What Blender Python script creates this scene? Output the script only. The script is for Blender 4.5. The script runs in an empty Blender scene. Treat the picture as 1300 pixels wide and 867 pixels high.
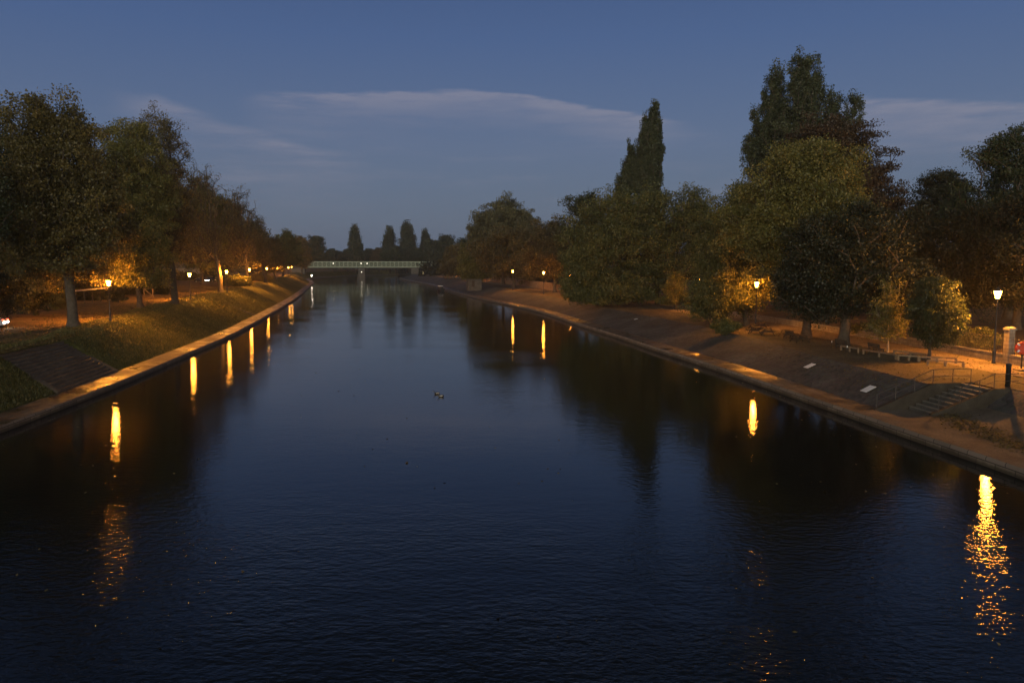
import bpy, math, random
import numpy as np
from mathutils import Vector
R = math.radians
PI = math.pi
sc = bpy.context.scene
COL = sc.collection

# ------------------------------------------------------------------ materials
def lin(c):
    c = c / 255.0
    return c / 12.92 if c <= 0.04045 else ((c + 0.055) / 1.055) ** 2.4
def rgb(r, g, b): return (lin(r), lin(g), lin(b), 1.0)

def new_mat(name):
    m = bpy.data.materials.new(name); m.use_nodes = True
    nt = m.node_tree; nt.nodes.clear()
    return m, nt
def N(nt, t, **kw):
    n = nt.nodes.new(t)
    for k, v in kw.items():
        if k.startswith('i_'): n.inputs[k[2:].replace('_', ' ')].default_value = v
        else: setattr(n, k, v)
    return n
def ramp(nt, fac, stops):
    r = nt.nodes.new('ShaderNodeValToRGB'); e = r.color_ramp.elements
    while len(e) < len(stops): e.new(0.5)
    for el, (p, c) in zip(e, stops):
        el.position = p; el.color = c if len(c) == 4 else (*c, 1)
    nt.links.new(fac, r.inputs[0]); return r.outputs[0]
def math_n(nt, op, a, b=None, c=None, clamp=False):
    n = nt.nodes.new('ShaderNodeMath'); n.operation = op; n.use_clamp = clamp
    for i, v in enumerate((a, b, c)):
        if v is None: continue
        if isinstance(v, (int, float)): n.inputs[i].default_value = v
        else: nt.links.new(v, n.inputs[i])
    return n.outputs[0]
def noise(nt, vec, scale, detail=4, rough=0.55, out='Fac'):
    n = N(nt, 'ShaderNodeTexNoise'); n.inputs['Scale'].default_value = scale
    n.inputs['Detail'].default_value = detail; n.inputs['Roughness'].default_value = rough
    if vec is not None: nt.links.new(vec, n.inputs['Vector'])
    return n.outputs[out]
def objvec(nt, scale=(1, 1, 1), rot=(0, 0, 0), coord='Object'):
    t = N(nt, 'ShaderNodeTexCoord'); mp = N(nt, 'ShaderNodeMapping')
    mp.inputs['Scale'].default_value = scale; mp.inputs['Rotation'].default_value = rot
    nt.links.new(t.outputs[coord], mp.inputs['Vector']); return mp.outputs[0]
def finish(nt, col, rough=0.8, bump=None, bstr=0.3, bdist=0.05, spec=0.3, metal=0.0):
    p = N(nt, 'ShaderNodeBsdfPrincipled'); o = N(nt, 'ShaderNodeOutputMaterial')
    p.inputs['Roughness'].default_value = rough; p.inputs['Metallic'].default_value = metal
    p.inputs['Specular IOR Level'].default_value = spec
    if isinstance(col, tuple): p.inputs['Base Color'].default_value = col
    else: nt.links.new(col, p.inputs['Base Color'])
    if bump is not None:
        b = N(nt, 'ShaderNodeBump'); b.inputs['Strength'].default_value = bstr
        b.inputs['Distance'].default_value = bdist
        nt.links.new(bump, b.inputs['Height']); nt.links.new(b.outputs[0], p.inputs['Normal'])
    nt.links.new(p.outputs[0], o.inputs[0]); return p
def noisy(name, stops, scale=2.0, rough=0.85, bscale=None, bstr=0.4, bdist=0.03, spec=0.25, detail=6, metal=0.0):
    m, nt = new_mat(name); v = objvec(nt)
    f = noise(nt, v, scale, detail, 0.6)
    f2 = noise(nt, v, scale * 9, 4, 0.6)
    mix = math_n(nt, 'ADD', math_n(nt, 'MULTIPLY', f, 0.65), math_n(nt, 'MULTIPLY', f2, 0.35))
    c = ramp(nt, mix, stops)
    h = noise(nt, v, bscale or scale * 6, 5, 0.6)
    finish(nt, c, rough, h, bstr, bdist, spec, metal); return m
def emit(name, color, strength):
    m, nt = new_mat(name); e = N(nt, 'ShaderNodeEmission'); o = N(nt, 'ShaderNodeOutputMaterial')
    e.inputs[0].default_value = (*color, 1); e.inputs[1].default_value = strength
    nt.links.new(e.outputs[0], o.inputs[0]); return m

M = {}
M['bark'] = noisy('bark', [(0.3, (.035, .027, .02)), (0.55, (.085, .068, .05)), (0.75, (.14, .12, .09))], 3, .9, 14, .8, .06)
M['pale_bark'] = noisy('pale_bark', [(0.3, (.12, .1, .08)), (0.7, (.34, .3, .25))], 4, .9, 14, .5, .03)
M['iron'] = noisy('painted_iron', [(0.3, (.012, .012, .012)), (0.7, (.03, .03, .028))], 5, .5, 40, .15, .01, .5)
M['rail'] = noisy('rail_steel', [(0.3, (.03, .028, .026)), (0.7, (.07, .06, .05))], 5, .55, 40, .2, .01, .5)
M['timber'] = noisy('weathered_timber', [(0.3, (.12, .085, .05)), (0.7, (.3, .22, .14))], 6, .85, 30, .4, .02)
M['dark_timber'] = noisy('dark_timber', [(0.3, (.03, .022, .015)), (0.7, (.08, .06, .04))], 6, .85, 30, .4, .02)
M['white_wood'] = noisy('white_painted_wood', [(0.3, (.5, .46, .4)), (0.7, (.75, .72, .66))], 5, .7, 30, .2, .01)
M['stone'] = noisy('stone', [(0.25, (.1, .09, .075)), (0.5, (.22, .2, .165)), (0.75, (.34, .31, .26))], 1.2, .85, 8, .5, .05)
M['dark_stone'] = noisy('dark_stone', [(0.25, (.045, .042, .038)), (0.5, (.09, .085, .075)), (0.75, (.17, .16, .14))], 1.2, .85, 8, .5, .05)
M['shaded_wall'] = noisy('shaded_stone', [(0.3, (.022, .019, .014)), (0.55, (.05, .042, .032)), (0.75, (.085, .072, .055))], 1.6, .9, 10, .6, .04)  # shade on the stair side walls is put into this darker stone colour
M['bridge_paint'] = noisy('pale_green_paint', [(0.3, (.22, .27, .2)), (0.7, (.33, .38, .3))], .6, .6, 6, .2, .02)
M['bridge_fill'] = noisy('mid_tone_green', [(0.3, (.09, .115, .085)), (0.7, (.15, .18, .135))], .6, .7, 6, .2, .02)
M['bridge_dark'] = noisy('bridge_underside', [(0.3, (.02, .02, .02)), (0.7, (.05, .05, .048))], .6, .8, 6, .2, .02)
M['white_paint'] = noisy('white_paint', [(0.3, (.7, .7, .7)), (0.7, (.82, .82, .82))], 3, .5, 30, .05, .005)
M['sign_white'] = noisy('sign_enamel', [(0.3, (.66, .66, .68)), (0.7, (.82, .82, .84))], 3, .5, 30, .05, .005)
M['red_plastic'] = noisy('red_plastic', [(0.3, (.5, .05, .025)), (0.7, (.65, .09, .04))], 4, .45, 30, .05, .005)
M['car_dark'] = noisy('dark_car_paint', [(0.3, (.012, .013, .016)), (0.7, (.03, .03, .035))], 2, .25, 30, .03, .003, .6)
M['car_silver'] = noisy('silver_car_paint', [(0.3, (.3, .3, .31)), (0.7, (.42, .42, .43))], 2, .3, 30, .03, .003, .6)
M['rubber'] = noisy('rubber', [(0.3, (.012, .012, .012)), (0.7, (.03, .03, .03))], 6, .9, 30, .2, .01)
M['glass_dark'] = noisy('dark_glazing', [(0.3, (.01, .012, .014)), (0.7, (.02, .022, .025))], 2, .08, 30, .0, .001, .6)
M['lamp'] = emit('sodium_lamp', (1.0, .34, .035), 4200)
M['lamp_path'] = emit('sodium_lamp_path', (1.0, .34, .035), 4400)
M['lamp_dim'] = emit('sodium_lamp_old', (1.0, .34, .035), 1300)
M['lamp_white'] = emit('white_lamp', (1.0, .86, .66), 120)
M['lamp_small'] = emit('small_white_light', (1.0, .88, .7), 7)
M['arch_glow'] = emit('archway_glow', (1.0, .78, .38), 3)
M['headlight'] = emit('headlight_glow', (.95, 1.0, .92), 30)
M['taillight'] = emit('taillight_glow', (1.0, .07, .03), 9)
M['lit_window'] = emit('lit_window', (1.0, .5, .25), 1.2)
M['feather_dark'] = noisy('dark_feathers', [(0.3, (.02, .018, .014)), (0.7, (.06, .05, .04))], 9, .8, 40, .2, .01)
M['feather_pale'] = noisy('pale_feathers', [(0.3, (.4, .38, .35)), (0.7, (.6, .58, .54))], 9, .8, 40, .2, .01)
M['beak'] = noisy('beak', [(0.3, (.35, .25, .05)), (0.7, (.5, .36, .08))], 9, .6, 40, .1, .01)
M['hull_dark'] = noisy('dark_hull_paint', [(0.3, (.01, .011, .013)), (0.7, (.03, .03, .032))], 2, .5, 20, .1, .01)
M['brick'] = None

def brick_mat(name, c1, c2, mortar, scale, rowh=.25, bw=.5):
    m, nt = new_mat(name)
    t = N(nt, 'ShaderNodeTexCoord'); s = N(nt, 'ShaderNodeSeparateXYZ'); c = N(nt, 'ShaderNodeCombineXYZ')
    nt.links.new(t.outputs['Object'], s.inputs[0])
    u = math_n(nt, 'ADD', s.outputs[0], s.outputs[1])
    nt.links.new(u, c.inputs[0]); nt.links.new(s.outputs[2], c.inputs[1])
    b = N(nt, 'ShaderNodeTexBrick'); nt.links.new(c.outputs[0], b.inputs['Vector'])
    b.inputs['Color1'].default_value = c1; b.inputs['Color2'].default_value = c2
    b.inputs['Mortar'].default_value = mortar; b.inputs['Scale'].default_value = scale
    b.inputs['Mortar Size'].default_value = .02; b.inputs['Brick Width'].default_value = bw; b.inputs['Row Height'].default_value = rowh
    f = noise(nt, t.outputs['Object'], 1.3, 6)
    mx = N(nt, 'ShaderNodeMixRGB', blend_type='MULTIPLY'); mx.inputs[0].default_value = .7
    nt.links.new(b.outputs[0], mx.inputs[1])
    nt.links.new(ramp(nt, f, [(.3, (.45, .42, .4)), (.7, (1, 1, 1))]), mx.inputs[2])
    finish(nt, mx.outputs[0], .9, b.outputs['Fac'], -.4, .02); return m
M['brick'] = brick_mat('brick', (.24, .13, .08, 1), (.32, .19, .12, 1), (.28, .25, .2, 1), 1.0, .085, .23)
M['ashlar'] = brick_mat('ashlar', (.26, .22, .16, 1), (.34, .29, .22, 1), (.16, .14, .11, 1), 1.0, .3, .6)

# cobbled slope, ledge, grass, path, water
def cobble():
    m, nt = new_mat('cobbled_slope'); v = objvec(nt)
    vo = N(nt, 'ShaderNodeTexVoronoi'); vo.feature = 'DISTANCE_TO_EDGE'; vo.inputs['Scale'].default_value = 3.2
    nt.links.new(v, vo.inputs['Vector'])
    vc = N(nt, 'ShaderNodeTexVoronoi'); vc.inputs['Scale'].default_value = 3.2; nt.links.new(v, vc.inputs['Vector'])
    big = noise(nt, v, .25, 6, .6)
    base = ramp(nt, big, [(.3, (.036, .033, .027)), (.5, (.06, .055, .045)), (.72, (.095, .087, .072))])
    mx = N(nt, 'ShaderNodeMixRGB', blend_type='MULTIPLY'); mx.inputs[0].default_value = .6
    nt.links.new(base, mx.inputs[1]); nt.links.new(vc.outputs['Color'], mx.inputs[2])
    bw = N(nt, 'ShaderNodeHueSaturation'); bw.inputs['Saturation'].default_value = .25; bw.inputs['Value'].default_value = 1.45
    nt.links.new(mx.outputs[0], bw.inputs['Color'])
    h = math_n(nt, 'MINIMUM', math_n(nt, 'MULTIPLY', vo.outputs['Distance'], 3.0), .5)
    finish(nt, bw.outputs[0], .8, h, .9, .06, .3); return m
M['cobble'] = cobble()
M['ledge'] = brick_mat('ledge_flagstones', (.27, .23, .18, 1), (.36, .31, .25, 1), (.09, .08, .06, 1), 1.0, 8, 1.4)
def ledge():
    m, nt = new_mat('quay_flagstones'); v = objvec(nt)
    f = noise(nt, v, .35, 7, .62); f2 = noise(nt, v, 3.5, 5, .6)
    mixf = math_n(nt, 'ADD', math_n(nt, 'MULTIPLY', f, .7), math_n(nt, 'MULTIPLY', f2, .3))
    c = ramp(nt, mixf, [(.36, (.035, .03, .023)), (.5, (.095, .08, .06)), (.68, (.21, .18, .14))])
    tt = N(nt, 'ShaderNodeTexCoord'); ss = N(nt, 'ShaderNodeSeparateXYZ'); cc = N(nt, 'ShaderNodeCombineXYZ'); nt.links.new(tt.outputs['Object'], ss.inputs[0])
    nt.links.new(ss.outputs[1], cc.inputs[0]); nt.links.new(ss.outputs[0], cc.inputs[1])
    bk = N(nt, 'ShaderNodeTexBrick'); nt.links.new(cc.outputs[0], bk.inputs['Vector']); bk.inputs['Scale'].default_value = 1
    bk.inputs['Brick Width'].default_value = 1.5; bk.inputs['Row Height'].default_value = .72; bk.inputs['Mortar Size'].default_value = .035
    bk.inputs['Color1'].default_value = (1, 1, 1, 1); bk.inputs['Color2'].default_value = (.6, .58, .55, 1); bk.inputs['Mortar'].default_value = (.15, .14, .1, 1)
    g = bk.outputs[0]
    mx = N(nt, 'ShaderNodeMixRGB', blend_type='MULTIPLY'); mx.inputs[0].default_value = .7
    nt.links.new(c, mx.inputs[1]); nt.links.new(g, mx.inputs[2])
    p = finish(nt, mx.outputs[0], .55, math_n(nt, 'ADD', g, f2), .5, .03, .5)
    rr = N(nt, 'ShaderNodeMapRange'); nt.links.new(f, rr.inputs[0])
    rr.inputs[1].default_value = .38; rr.inputs[2].default_value = .6; rr.inputs[3].default_value = .25; rr.inputs[4].default_value = .85
    nt.links.new(rr.outputs[0], p.inputs['Roughness'])
    return m
M['ledge'] = ledge()
def quay_face():
    m, nt = new_mat('stained_quay_stone'); t = N(nt, 'ShaderNodeTexCoord'); s3 = N(nt, 'ShaderNodeSeparateXYZ'); nt.links.new(t.outputs['Object'], s3.inputs[0])
    c3 = N(nt, 'ShaderNodeCombineXYZ'); nt.links.new(s3.outputs[1], c3.inputs[0]); nt.links.new(s3.outputs[2], c3.inputs[1])
    b = N(nt, 'ShaderNodeTexBrick'); nt.links.new(c3.outputs[0], b.inputs['Vector']); b.inputs['Scale'].default_value = 1
    b.inputs['Brick Width'].default_value = 1.3; b.inputs['Row Height'].default_value = .3; b.inputs['Mortar Size'].default_value = .025
    b.inputs['Color1'].default_value = (.2, .18, .145, 1); b.inputs['Color2'].default_value = (.12, .11, .09, 1); b.inputs['Mortar'].default_value = (.03, .03, .025, 1)
    f = noise(nt, t.outputs['Object'], 1.1, 6, .65)
    wet = math_n(nt, 'ADD', s3.outputs[2], math_n(nt, 'MULTIPLY', f, .35))            # algae up to the flood line
    k = ramp(nt, wet, [(.3, (.16, .19, .12)), (.5, (1, 1, 1))])
    mq = N(nt, 'ShaderNodeMixRGB', blend_type='MULTIPLY'); mq.inputs[0].default_value = .9; nt.links.new(b.outputs[0], mq.inputs[1]); nt.links.new(k, mq.inputs[2])
    finish(nt, mq.outputs[0], .75, math_n(nt, 'ADD', f, b.outputs['Fac']), .5, .04, .4); return m
M['quay_face'] = quay_face()
def grass():
    m, nt = new_mat('short_grass'); v = objvec(nt)
    f = noise(nt, v, .22, 6, .6); f2 = noise(nt, v, 5.5, 5, .7)
    mixf = math_n(nt, 'ADD', math_n(nt, 'MULTIPLY', f, .55), math_n(nt, 'MULTIPLY', f2, .45))
    c = ramp(nt, mixf, [(.34, (.035, .04, .012)), (.5, (.085, .09, .028)), (.68, (.19, .155, .055))])
    finish(nt, c, .95, f2, 1.0, .12, .1); return m
M['grass'] = grass()
def leafy_path(name, stops, sc1=.3):
    m, nt = new_mat(name); v = objvec(nt)
    f = noise(nt, v, sc1, 6, .6); f2 = noise(nt, v, 7, 5, .75)
    mixf = math_n(nt, 'ADD', math_n(nt, 'MULTIPLY', f, .5), math_n(nt, 'MULTIPLY', f2, .5))
    finish(nt, ramp(nt, mixf, stops), .9, f2, .7, .06, .2); return m
M['landing'] = leafy_path('silted_flagstones', [(.34, (.06, .05, .04)), (.5, (.12, .1, .08)), (.68, (.2, .17, .135))], .5)
M['path'] = leafy_path('path_surface', [(.34, (.11, .085, .06)), (.5, (.21, .165, .12)), (.68, (.3, .25, .19))])
M['litter'] = leafy_path('leaf_strewn_ground', [(.34, (.045, .03, .015)), (.5, (.14, .085, .038)), (.68, (.25, .16, .07))])
M['dirt'] = leafy_path('worn_earth', [(.34, (.045, .036, .022)), (.5, (.1, .08, .052)), (.66, (.18, .145, .1))])
def water():
    m, nt = new_mat('river_water'); t = N(nt, 'ShaderNodeTexCoord')
    def mp(s, rz):
        q = N(nt, 'ShaderNodeMapping'); q.inputs['Scale'].default_value = s; q.inputs['Rotation'].default_value = (0, 0, rz)
        nt.links.new(t.outputs['Object'], q.inputs[0]); return q.outputs[0]
    a = noise(nt, mp((.75, 1.1, 1), R(8)), 4.2, 3, .55)
    b = noise(nt, mp((.7, 1.3, 1), R(-15)), 1.0, 3, .5)
    c = noise(nt, mp((1, 1.6, 1), R(10)), .06, 3, .5)          # patches of rougher and calmer water
    sx = N(nt, 'ShaderNodeSeparateXYZ'); nt.links.new(t.outputs['Object'], sx.inputs[0])
    near = N(nt, 'ShaderNodeMapRange'); near.interpolation_type = 'SMOOTHSTEP'
    nt.links.new(sx.outputs[1], near.inputs[0])
    near.inputs[1].default_value = 14; near.inputs[2].default_value = 38; near.inputs[3].default_value = .95; near.inputs[4].default_value = .15
    patch = ramp(nt, c, [(.35, (.45, .45, .45)), (.62, (1.15, 1.15, 1.15))])
    amp = math_n(nt, 'MULTIPLY', near.outputs[0], patch)
    h = math_n(nt, 'ADD', math_n(nt, 'MULTIPLY', a, .05), math_n(nt, 'MULTIPLY', b, .05))
    h = math_n(nt, 'MULTIPLY', h, amp)
    p = finish(nt, (.006, .008, .009, 1), .01, h, WAVE, 1.0, .5)
    p.inputs['IOR'].default_value = 1.333
    return m
WAVE = 1.0
M['water'] = water()

def leaf_mat(name, stops, transl=.35):
    m, nt = new_mat(name)
    a = N(nt, 'ShaderNodeAttribute'); a.attribute_name = 'tone'
    c = ramp(nt, a.outputs['Fac'], stops)
    d = N(nt, 'ShaderNodeBsdfDiffuse'); tr = N(nt, 'ShaderNodeBsdfTranslucent'); mx = N(nt, 'ShaderNodeMixShader')
    g = N(nt, 'ShaderNodeBsdfGlossy'); g.inputs['Roughness'].default_value = .45; g.inputs[0].default_value = (.7, .7, .7, 1)
    nt.links.new(c, d.inputs[0]); nt.links.new(c, tr.inputs[0]); mx.inputs[0].default_value = transl
    nt.links.new(d.outputs[0], mx.inputs[1]); nt.links.new(tr.outputs[0], mx.inputs[2])
    m2 = N(nt, 'ShaderNodeMixShader'); m2.inputs[0].default_value = .035
    nt.links.new(mx.outputs[0], m2.inputs[1]); nt.links.new(g.outputs[0], m2.inputs[2])
    o = N(nt, 'ShaderNodeOutputMaterial'); nt.links.new(m2.outputs[0], o.inputs[0]); return m
M['leaf_olive'] = leaf_mat('olive_leaves', [(0, (.045, .056, .017)), (.5, (.115, .12, .037)), (1, (.21, .185, .052))])
M['leaf_autumn'] = leaf_mat('autumn_olive_leaves', [(0, (.05, .048, .016)), (.5, (.12, .1, .031)), (1, (.22, .165, .045))])
M['leaf_gold'] = leaf_mat('golden_leaves', [(0, (.075, .08, .02)), (.5, (.165, .155, .042)), (1, (.28, .22, .055))])
M['leaf_green'] = leaf_mat('dark_green_leaves', [(0, (.018, .03, .012)), (.5, (.045, .06, .024)), (1, (.09, .10, .035))])
M['leaf_poplar'] = leaf_mat('poplar_leaves', [(0, (.03, .042, .02)), (.5, (.065, .08, .037)), (1, (.11, .12, .055))])
M['leaf_copper'] = leaf_mat('copper_leaves', [(0, (.028, .02, .013)), (.5, (.065, .045, .025)), (1, (.12, .085, .04))])
M['leaf_brown'] = leaf_mat('brown_leaves', [(0, (.055, .047, .021)), (.5, (.12, .1, .04)), (1, (.2, .155, .058))])
M['leaf_grey'] = leaf_mat('grey_green_leaves', [(0, (.055, .06, .03)), (.5, (.125, .125, .06)), (1, (.2, .19, .09))])
M['leaf_grass'] = leaf_mat('grass_blades', [(0, (.035, .045, .012)), (.5, (.085, .09, .026)), (1, (.19, .16, .055))], .2)
M['leaf_dark'] = leaf_mat('deep_green_leaves', [(0, (.014, .02, .01)), (.5, (.03, .036, .016)), (1, (.06, .06, .025))])  # very dark green leaf colour

# ------------------------------------------------------------------ object helpers
def put(o, parent=None):
    COL.objects.link(o)
    if parent is not None: o.parent = parent
    return o
def tag(o, label=None, cat=None, group=None, kind=None):
    if label: o['label'] = label
    if cat: o['category'] = cat
    if group: o['group'] = group
    if kind: o['kind'] = kind
    return o
def thing(name, loc, label, cat, group=None, rz=0.0, scale=1.0):
    o = bpy.data.objects.new(name, None); o.location = loc; o.rotation_euler = (0, 0, rz); o.scale = (scale,) * 3
    o.empty_display_size = .3
    put(o); return tag(o, label, cat, group)
def copy_tree(o, parent=None):
    c = o.copy(); COL.objects.link(c); c.parent = parent
    for ch in list(o.children): copy_tree(ch, c)
    return c

class MB:
    def __init__(s): s.v = []; s.f = []; s.smooth = False
    def add(s, vs, fs):
        k = len(s.v); s.v += [tuple(p) for p in vs]; s.f += [tuple(i + k for i in q) for q in fs]; return s
    def box(s, c, d, rz=0.0, taper=1.0):
        x, y, z = (q / 2 for q in d); vs = []
        for sz in (-1, 1):
            k = taper if sz > 0 else 1.0
            for sx, sy in ((-1, -1), (1, -1), (1, 1), (-1, 1)):
                px, py = sx * x * k, sy * y * k
                vs.append((c[0] + px * math.cos(rz) - py * math.sin(rz), c[1] + px * math.sin(rz) + py * math.cos(rz), c[2] + sz * z))
        return s.add(vs, [(3, 2, 1, 0), (4, 5, 6, 7), (0, 1, 5, 4), (1, 2, 6, 5), (2, 3, 7, 6), (3, 0, 4, 7)])
    def bar(s, a, b, w, h=None, n=4):
        h = h or w; a = Vector(a); b = Vector(b); d = (b - a).normalized()
        u = d.cross(Vector((0, 0, 1)))
        if u.length < 1e-4: u = Vector((1, 0, 0))
        u.normalize(); v = u.cross(d)
        vs = []
        for p in (a, b):
            for k in range(n):
                an = 2 * PI * (k + .5) / n; q = math.sqrt(2) if n == 4 else 1
                vs.append(p + u * (math.cos(an) * w / 2 * q) + v * (math.sin(an) * h / 2 * q))
        fs = [tuple(range(n))[::-1], tuple(range(n, 2 * n))] + [(k, (k + 1) % n, n + (k + 1) % n, n + k) for k in range(n)]
        return s.add(vs, fs)
    def lathe(s, prof, n=12, c=(0, 0, 0), rot=0.0):
        vs = []; fs = []
        for r, z in prof:
            for k in range(n):
                an = 2 * PI * k / n + rot; vs.append((c[0] + r * math.cos(an), c[1] + r * math.sin(an), c[2] + z))
        for i in range(len(prof) - 1):
            for k in range(n):
                a = i * n + k; b = i * n + (k + 1) % n; fs.append((a, b, b + n, a + n))
        fs.append(tuple(range(n))[::-1]); m = (len(prof) - 1) * n; fs.append(tuple(range(m, m + n)))
        return s.add(vs, fs)
    def prism(s, poly, y0, y1, axis='y'):
        n = len(poly)
        if axis == 'y': vs = [(p[0], y0, p[1]) for p in poly] + [(p[0], y1, p[1]) for p in poly]
        else: vs = [(y0, p[0], p[1]) for p in poly] + [(y1, p[0], p[1]) for p in poly]
        return s.add(vs, [tuple(range(n)), tuple(range(n, 2 * n))[::-1]] + [(k, n + k, n + (k + 1) % n, (k + 1) % n) for k in range(n)])
    def build(s, name, mat, parent=None, smooth=False, bevel=0.0):
        me = bpy.data.meshes.new(name); me.from_pydata(s.v, [], s.f)
        import bmesh
        bm = bmesh.new(); bm.from_mesh(me); bmesh.ops.recalc_face_normals(bm, faces=bm.faces)
        if bevel > 0:
            bmesh.ops.bevel(bm, geom=list(bm.edges), offset=bevel, segments=1, affect='EDGES')
        bm.to_mesh(me); bm.free()
        me.materials.append(mat)
        if smooth:
            for p in me.polygons: p.use_smooth = True
        return put(bpy.data.objects.new(name, me), parent)

def np_mesh(name, verts, quads, mat, parent=None, tone=None, smooth=False):
    me = bpy.data.meshes.new(name); nq = len(quads)
    me.vertices.add(len(verts)); me.vertices.foreach_set('co', np.ascontiguousarray(verts, dtype=np.float32).ravel())
    k = quads.shape[1]
    me.loops.add(nq * k); me.loops.foreach_set('vertex_index', np.ascontiguousarray(quads, dtype=np.int32).ravel())
    me.polygons.add(nq); me.polygons.foreach_set('loop_start', np.arange(0, nq * k, k, dtype=np.int32))
    if smooth: me.polygons.foreach_set('use_smooth', np.ones(nq, dtype=bool))
    me.update(calc_edges=True)
    if tone is not None:
        at = me.attributes.new('tone', 'FLOAT', 'FACE'); at.data.foreach_set('value', np.ascontiguousarray(tone, dtype=np.float32))
    me.materials.append(mat)
    return put(bpy.data.objects.new(name, me), parent)

# ------------------------------------------------------------------ camera
H = 10.0
F_PX = 980.0
PITCH = math.atan(97 / F_PX)
cam = bpy.data.cameras.new('camera'); cam.sensor_width = 36; cam.lens = 36 * F_PX / 1300
cam.clip_start = .1; cam.clip_end = 6000
co = bpy.data.objects.new('camera', cam); COL.objects.link(co)
co.location = (0, 0, H); co.rotation_euler = (PI / 2 - PITCH, 0, 0)
sc.camera = co
def px_x(px, d): return (px - 650) / F_PX * d            # lateral metres of a bearing at a distance
def top_z(py, d):
    b = (433.5 - py) / F_PX
    return H + d * (-math.sin(PITCH) + b * math.cos(PITCH)) / (math.cos(PITCH) + b * math.sin(PITCH))

# ------------------------------------------------------------------ banks
def smooth_curve(pts):
    ys = np.array([p[0] for p in pts], float); xs = np.array([p[1] for p in pts], float)
    h = np.diff(ys); dl = np.diff(xs) / h
    m = np.empty_like(xs); m[0] = dl[0]; m[-1] = dl[-1]
    m[1:-1] = (dl[:-1] * h[1:] + dl[1:] * h[:-1]) / (h[1:] + h[:-1])
    def f(y):
        y = np.asarray(y, float); i = np.clip(np.searchsorted(ys, y) - 1, 0, len(h) - 1)
        t = (y - ys[i]) / h[i]; t2 = t * t; t3 = t2 * t
        return (2 * t3 - 3 * t2 + 1) * xs[i] + (t3 - 2 * t2 + t) * h[i] * m[i] + (-2 * t3 + 3 * t2) * xs[i + 1] + (t3 - t2) * h[i] * m[i + 1]
    return f
left_edge = smooth_curve([(-90, -24), (0, -28.2), (45, -30.5), (65, -32.7), (80, -34.9), (111, -39.7), (135, -44.4), (163, -50), (227, -63.4), (320, -84.5), (420, -107.5), (590, -150), (680, -150), (800, -120), (1500, 200)])
right_edge = smooth_curve([(-90, 27), (0, 25), (35, 23.9), (45, 22.7), (55, 21.5), (77, 18.6), (89, 16.6), (102, 14.8), (120, 11.8), (157, 6.4), (185, .4), (210, -6.2), (260, -17), (383, -41), (536, -77), (590, -86), (680, -78), (800, -42), (1500, 300)])
def lerp(pts):
    a = [p[0] for p in pts]; b = [p[1] for p in pts]
    return lambda y: np.interp(y, a, b)
YS = np.concatenate([np.arange(-90, 20, 10), np.arange(20, 57, 2.0), [57.3, 57.5, 59, 61, 63, 65, 67, 68.3, 68.5], np.arange(70, 200, 2.0), np.arange(200, 420, 6.0), np.arange(420, 1500, 40.0), [1500.]])
def frame(edge, side, ys):
    x = edge(ys); d = (edge(ys + .5) - edge(ys - .5))
    n = np.stack([np.ones_like(d), -d], 1); n /= np.linalg.norm(n, axis=1)[:, None]
    return np.stack([x, ys], 1), n * side
L_z = lerp([(-90, 3.5), (60, 3.5), (80, 3.6), (120, 3.8), (160, 4.15), (210, 4.4), (1500, 4.6)])
L_top = lerp([(-90, 6.6), (72, 6.6), (92, 8.8), (125, 10.6), (1500, 11)])
L_path = lerp([(-90, 7.6), (68, 8.0), (80, 10.6), (95, 11.2), (112, 13.6), (1500, 14)])
R_z = lerp([(-90, 2.2), (130, 2.2), (250, 2.7), (400, 3.2), (1500, 3.4)])
R_top = lerp([(-90, 9.3), (50, 5.4), (65, 6.0), (80, 8.0), (95, 9), (115, 9), (140, 8), (200, 9), (250, 11), (1500, 11)])
R_wall = lerp([(-90, 17), (60, 18.3), (75, 19.6), (95, 20.5), (125, 21.5), (160, 21), (1500, 21)])

rng = np.random.default_rng(5)
def bump2(x, y, s, a):
    return a * (np.sin(x / s * 1.7 + y / s * .6) * np.sin(y / s * 1.3 - x / s * .4 + 1.3) + .5 * np.sin(x / s * 3.9 + 2) * np.sin(y / s * 3.1))
def strip(name, edge, side, ys, cols, mat, rough=0.0, rscale=3.0):
    """cols: list of (offset function, height function)"""
    P, Nn = frame(edge, side, ys)
    V = []
    for fo, fz in cols:
        o = fo(ys) if callable(fo) else np.full_like(ys, fo); z = fz(ys) if callable(fz) else np.full_like(ys, fz)
        q = P + Nn * o[:, None]
        V.append(np.stack([q[:, 0], q[:, 1], z], 1))
    V = np.stack(V, 1)                                 # rows x cols x 3
    if rough > 0:
        V[:, 1:-1, 2] += bump2(V[:, 1:-1, 0], V[:, 1:-1, 1], rscale, rough)
    nr, nc = V.shape[:2]; i = np.arange(nr - 1)[:, None] * nc + np.arange(nc - 1)[None]
    Q = np.stack([i, i + 1, i + nc + 1, i + nc], -1).reshape(-1, 4)
    if side > 0: pass
    else: Q = Q[:, ::-1]
    o = np_mesh(name, V.reshape(-1, 3), Q, mat, smooth=True)
    return tag(o, kind='structure')
def blend(f, g, t): return lambda y: (f(y) if callable(f) else f) * (1 - t) + (g(y) if callable(g) else g) * t

LB = 2.2        # left ledge width
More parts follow.
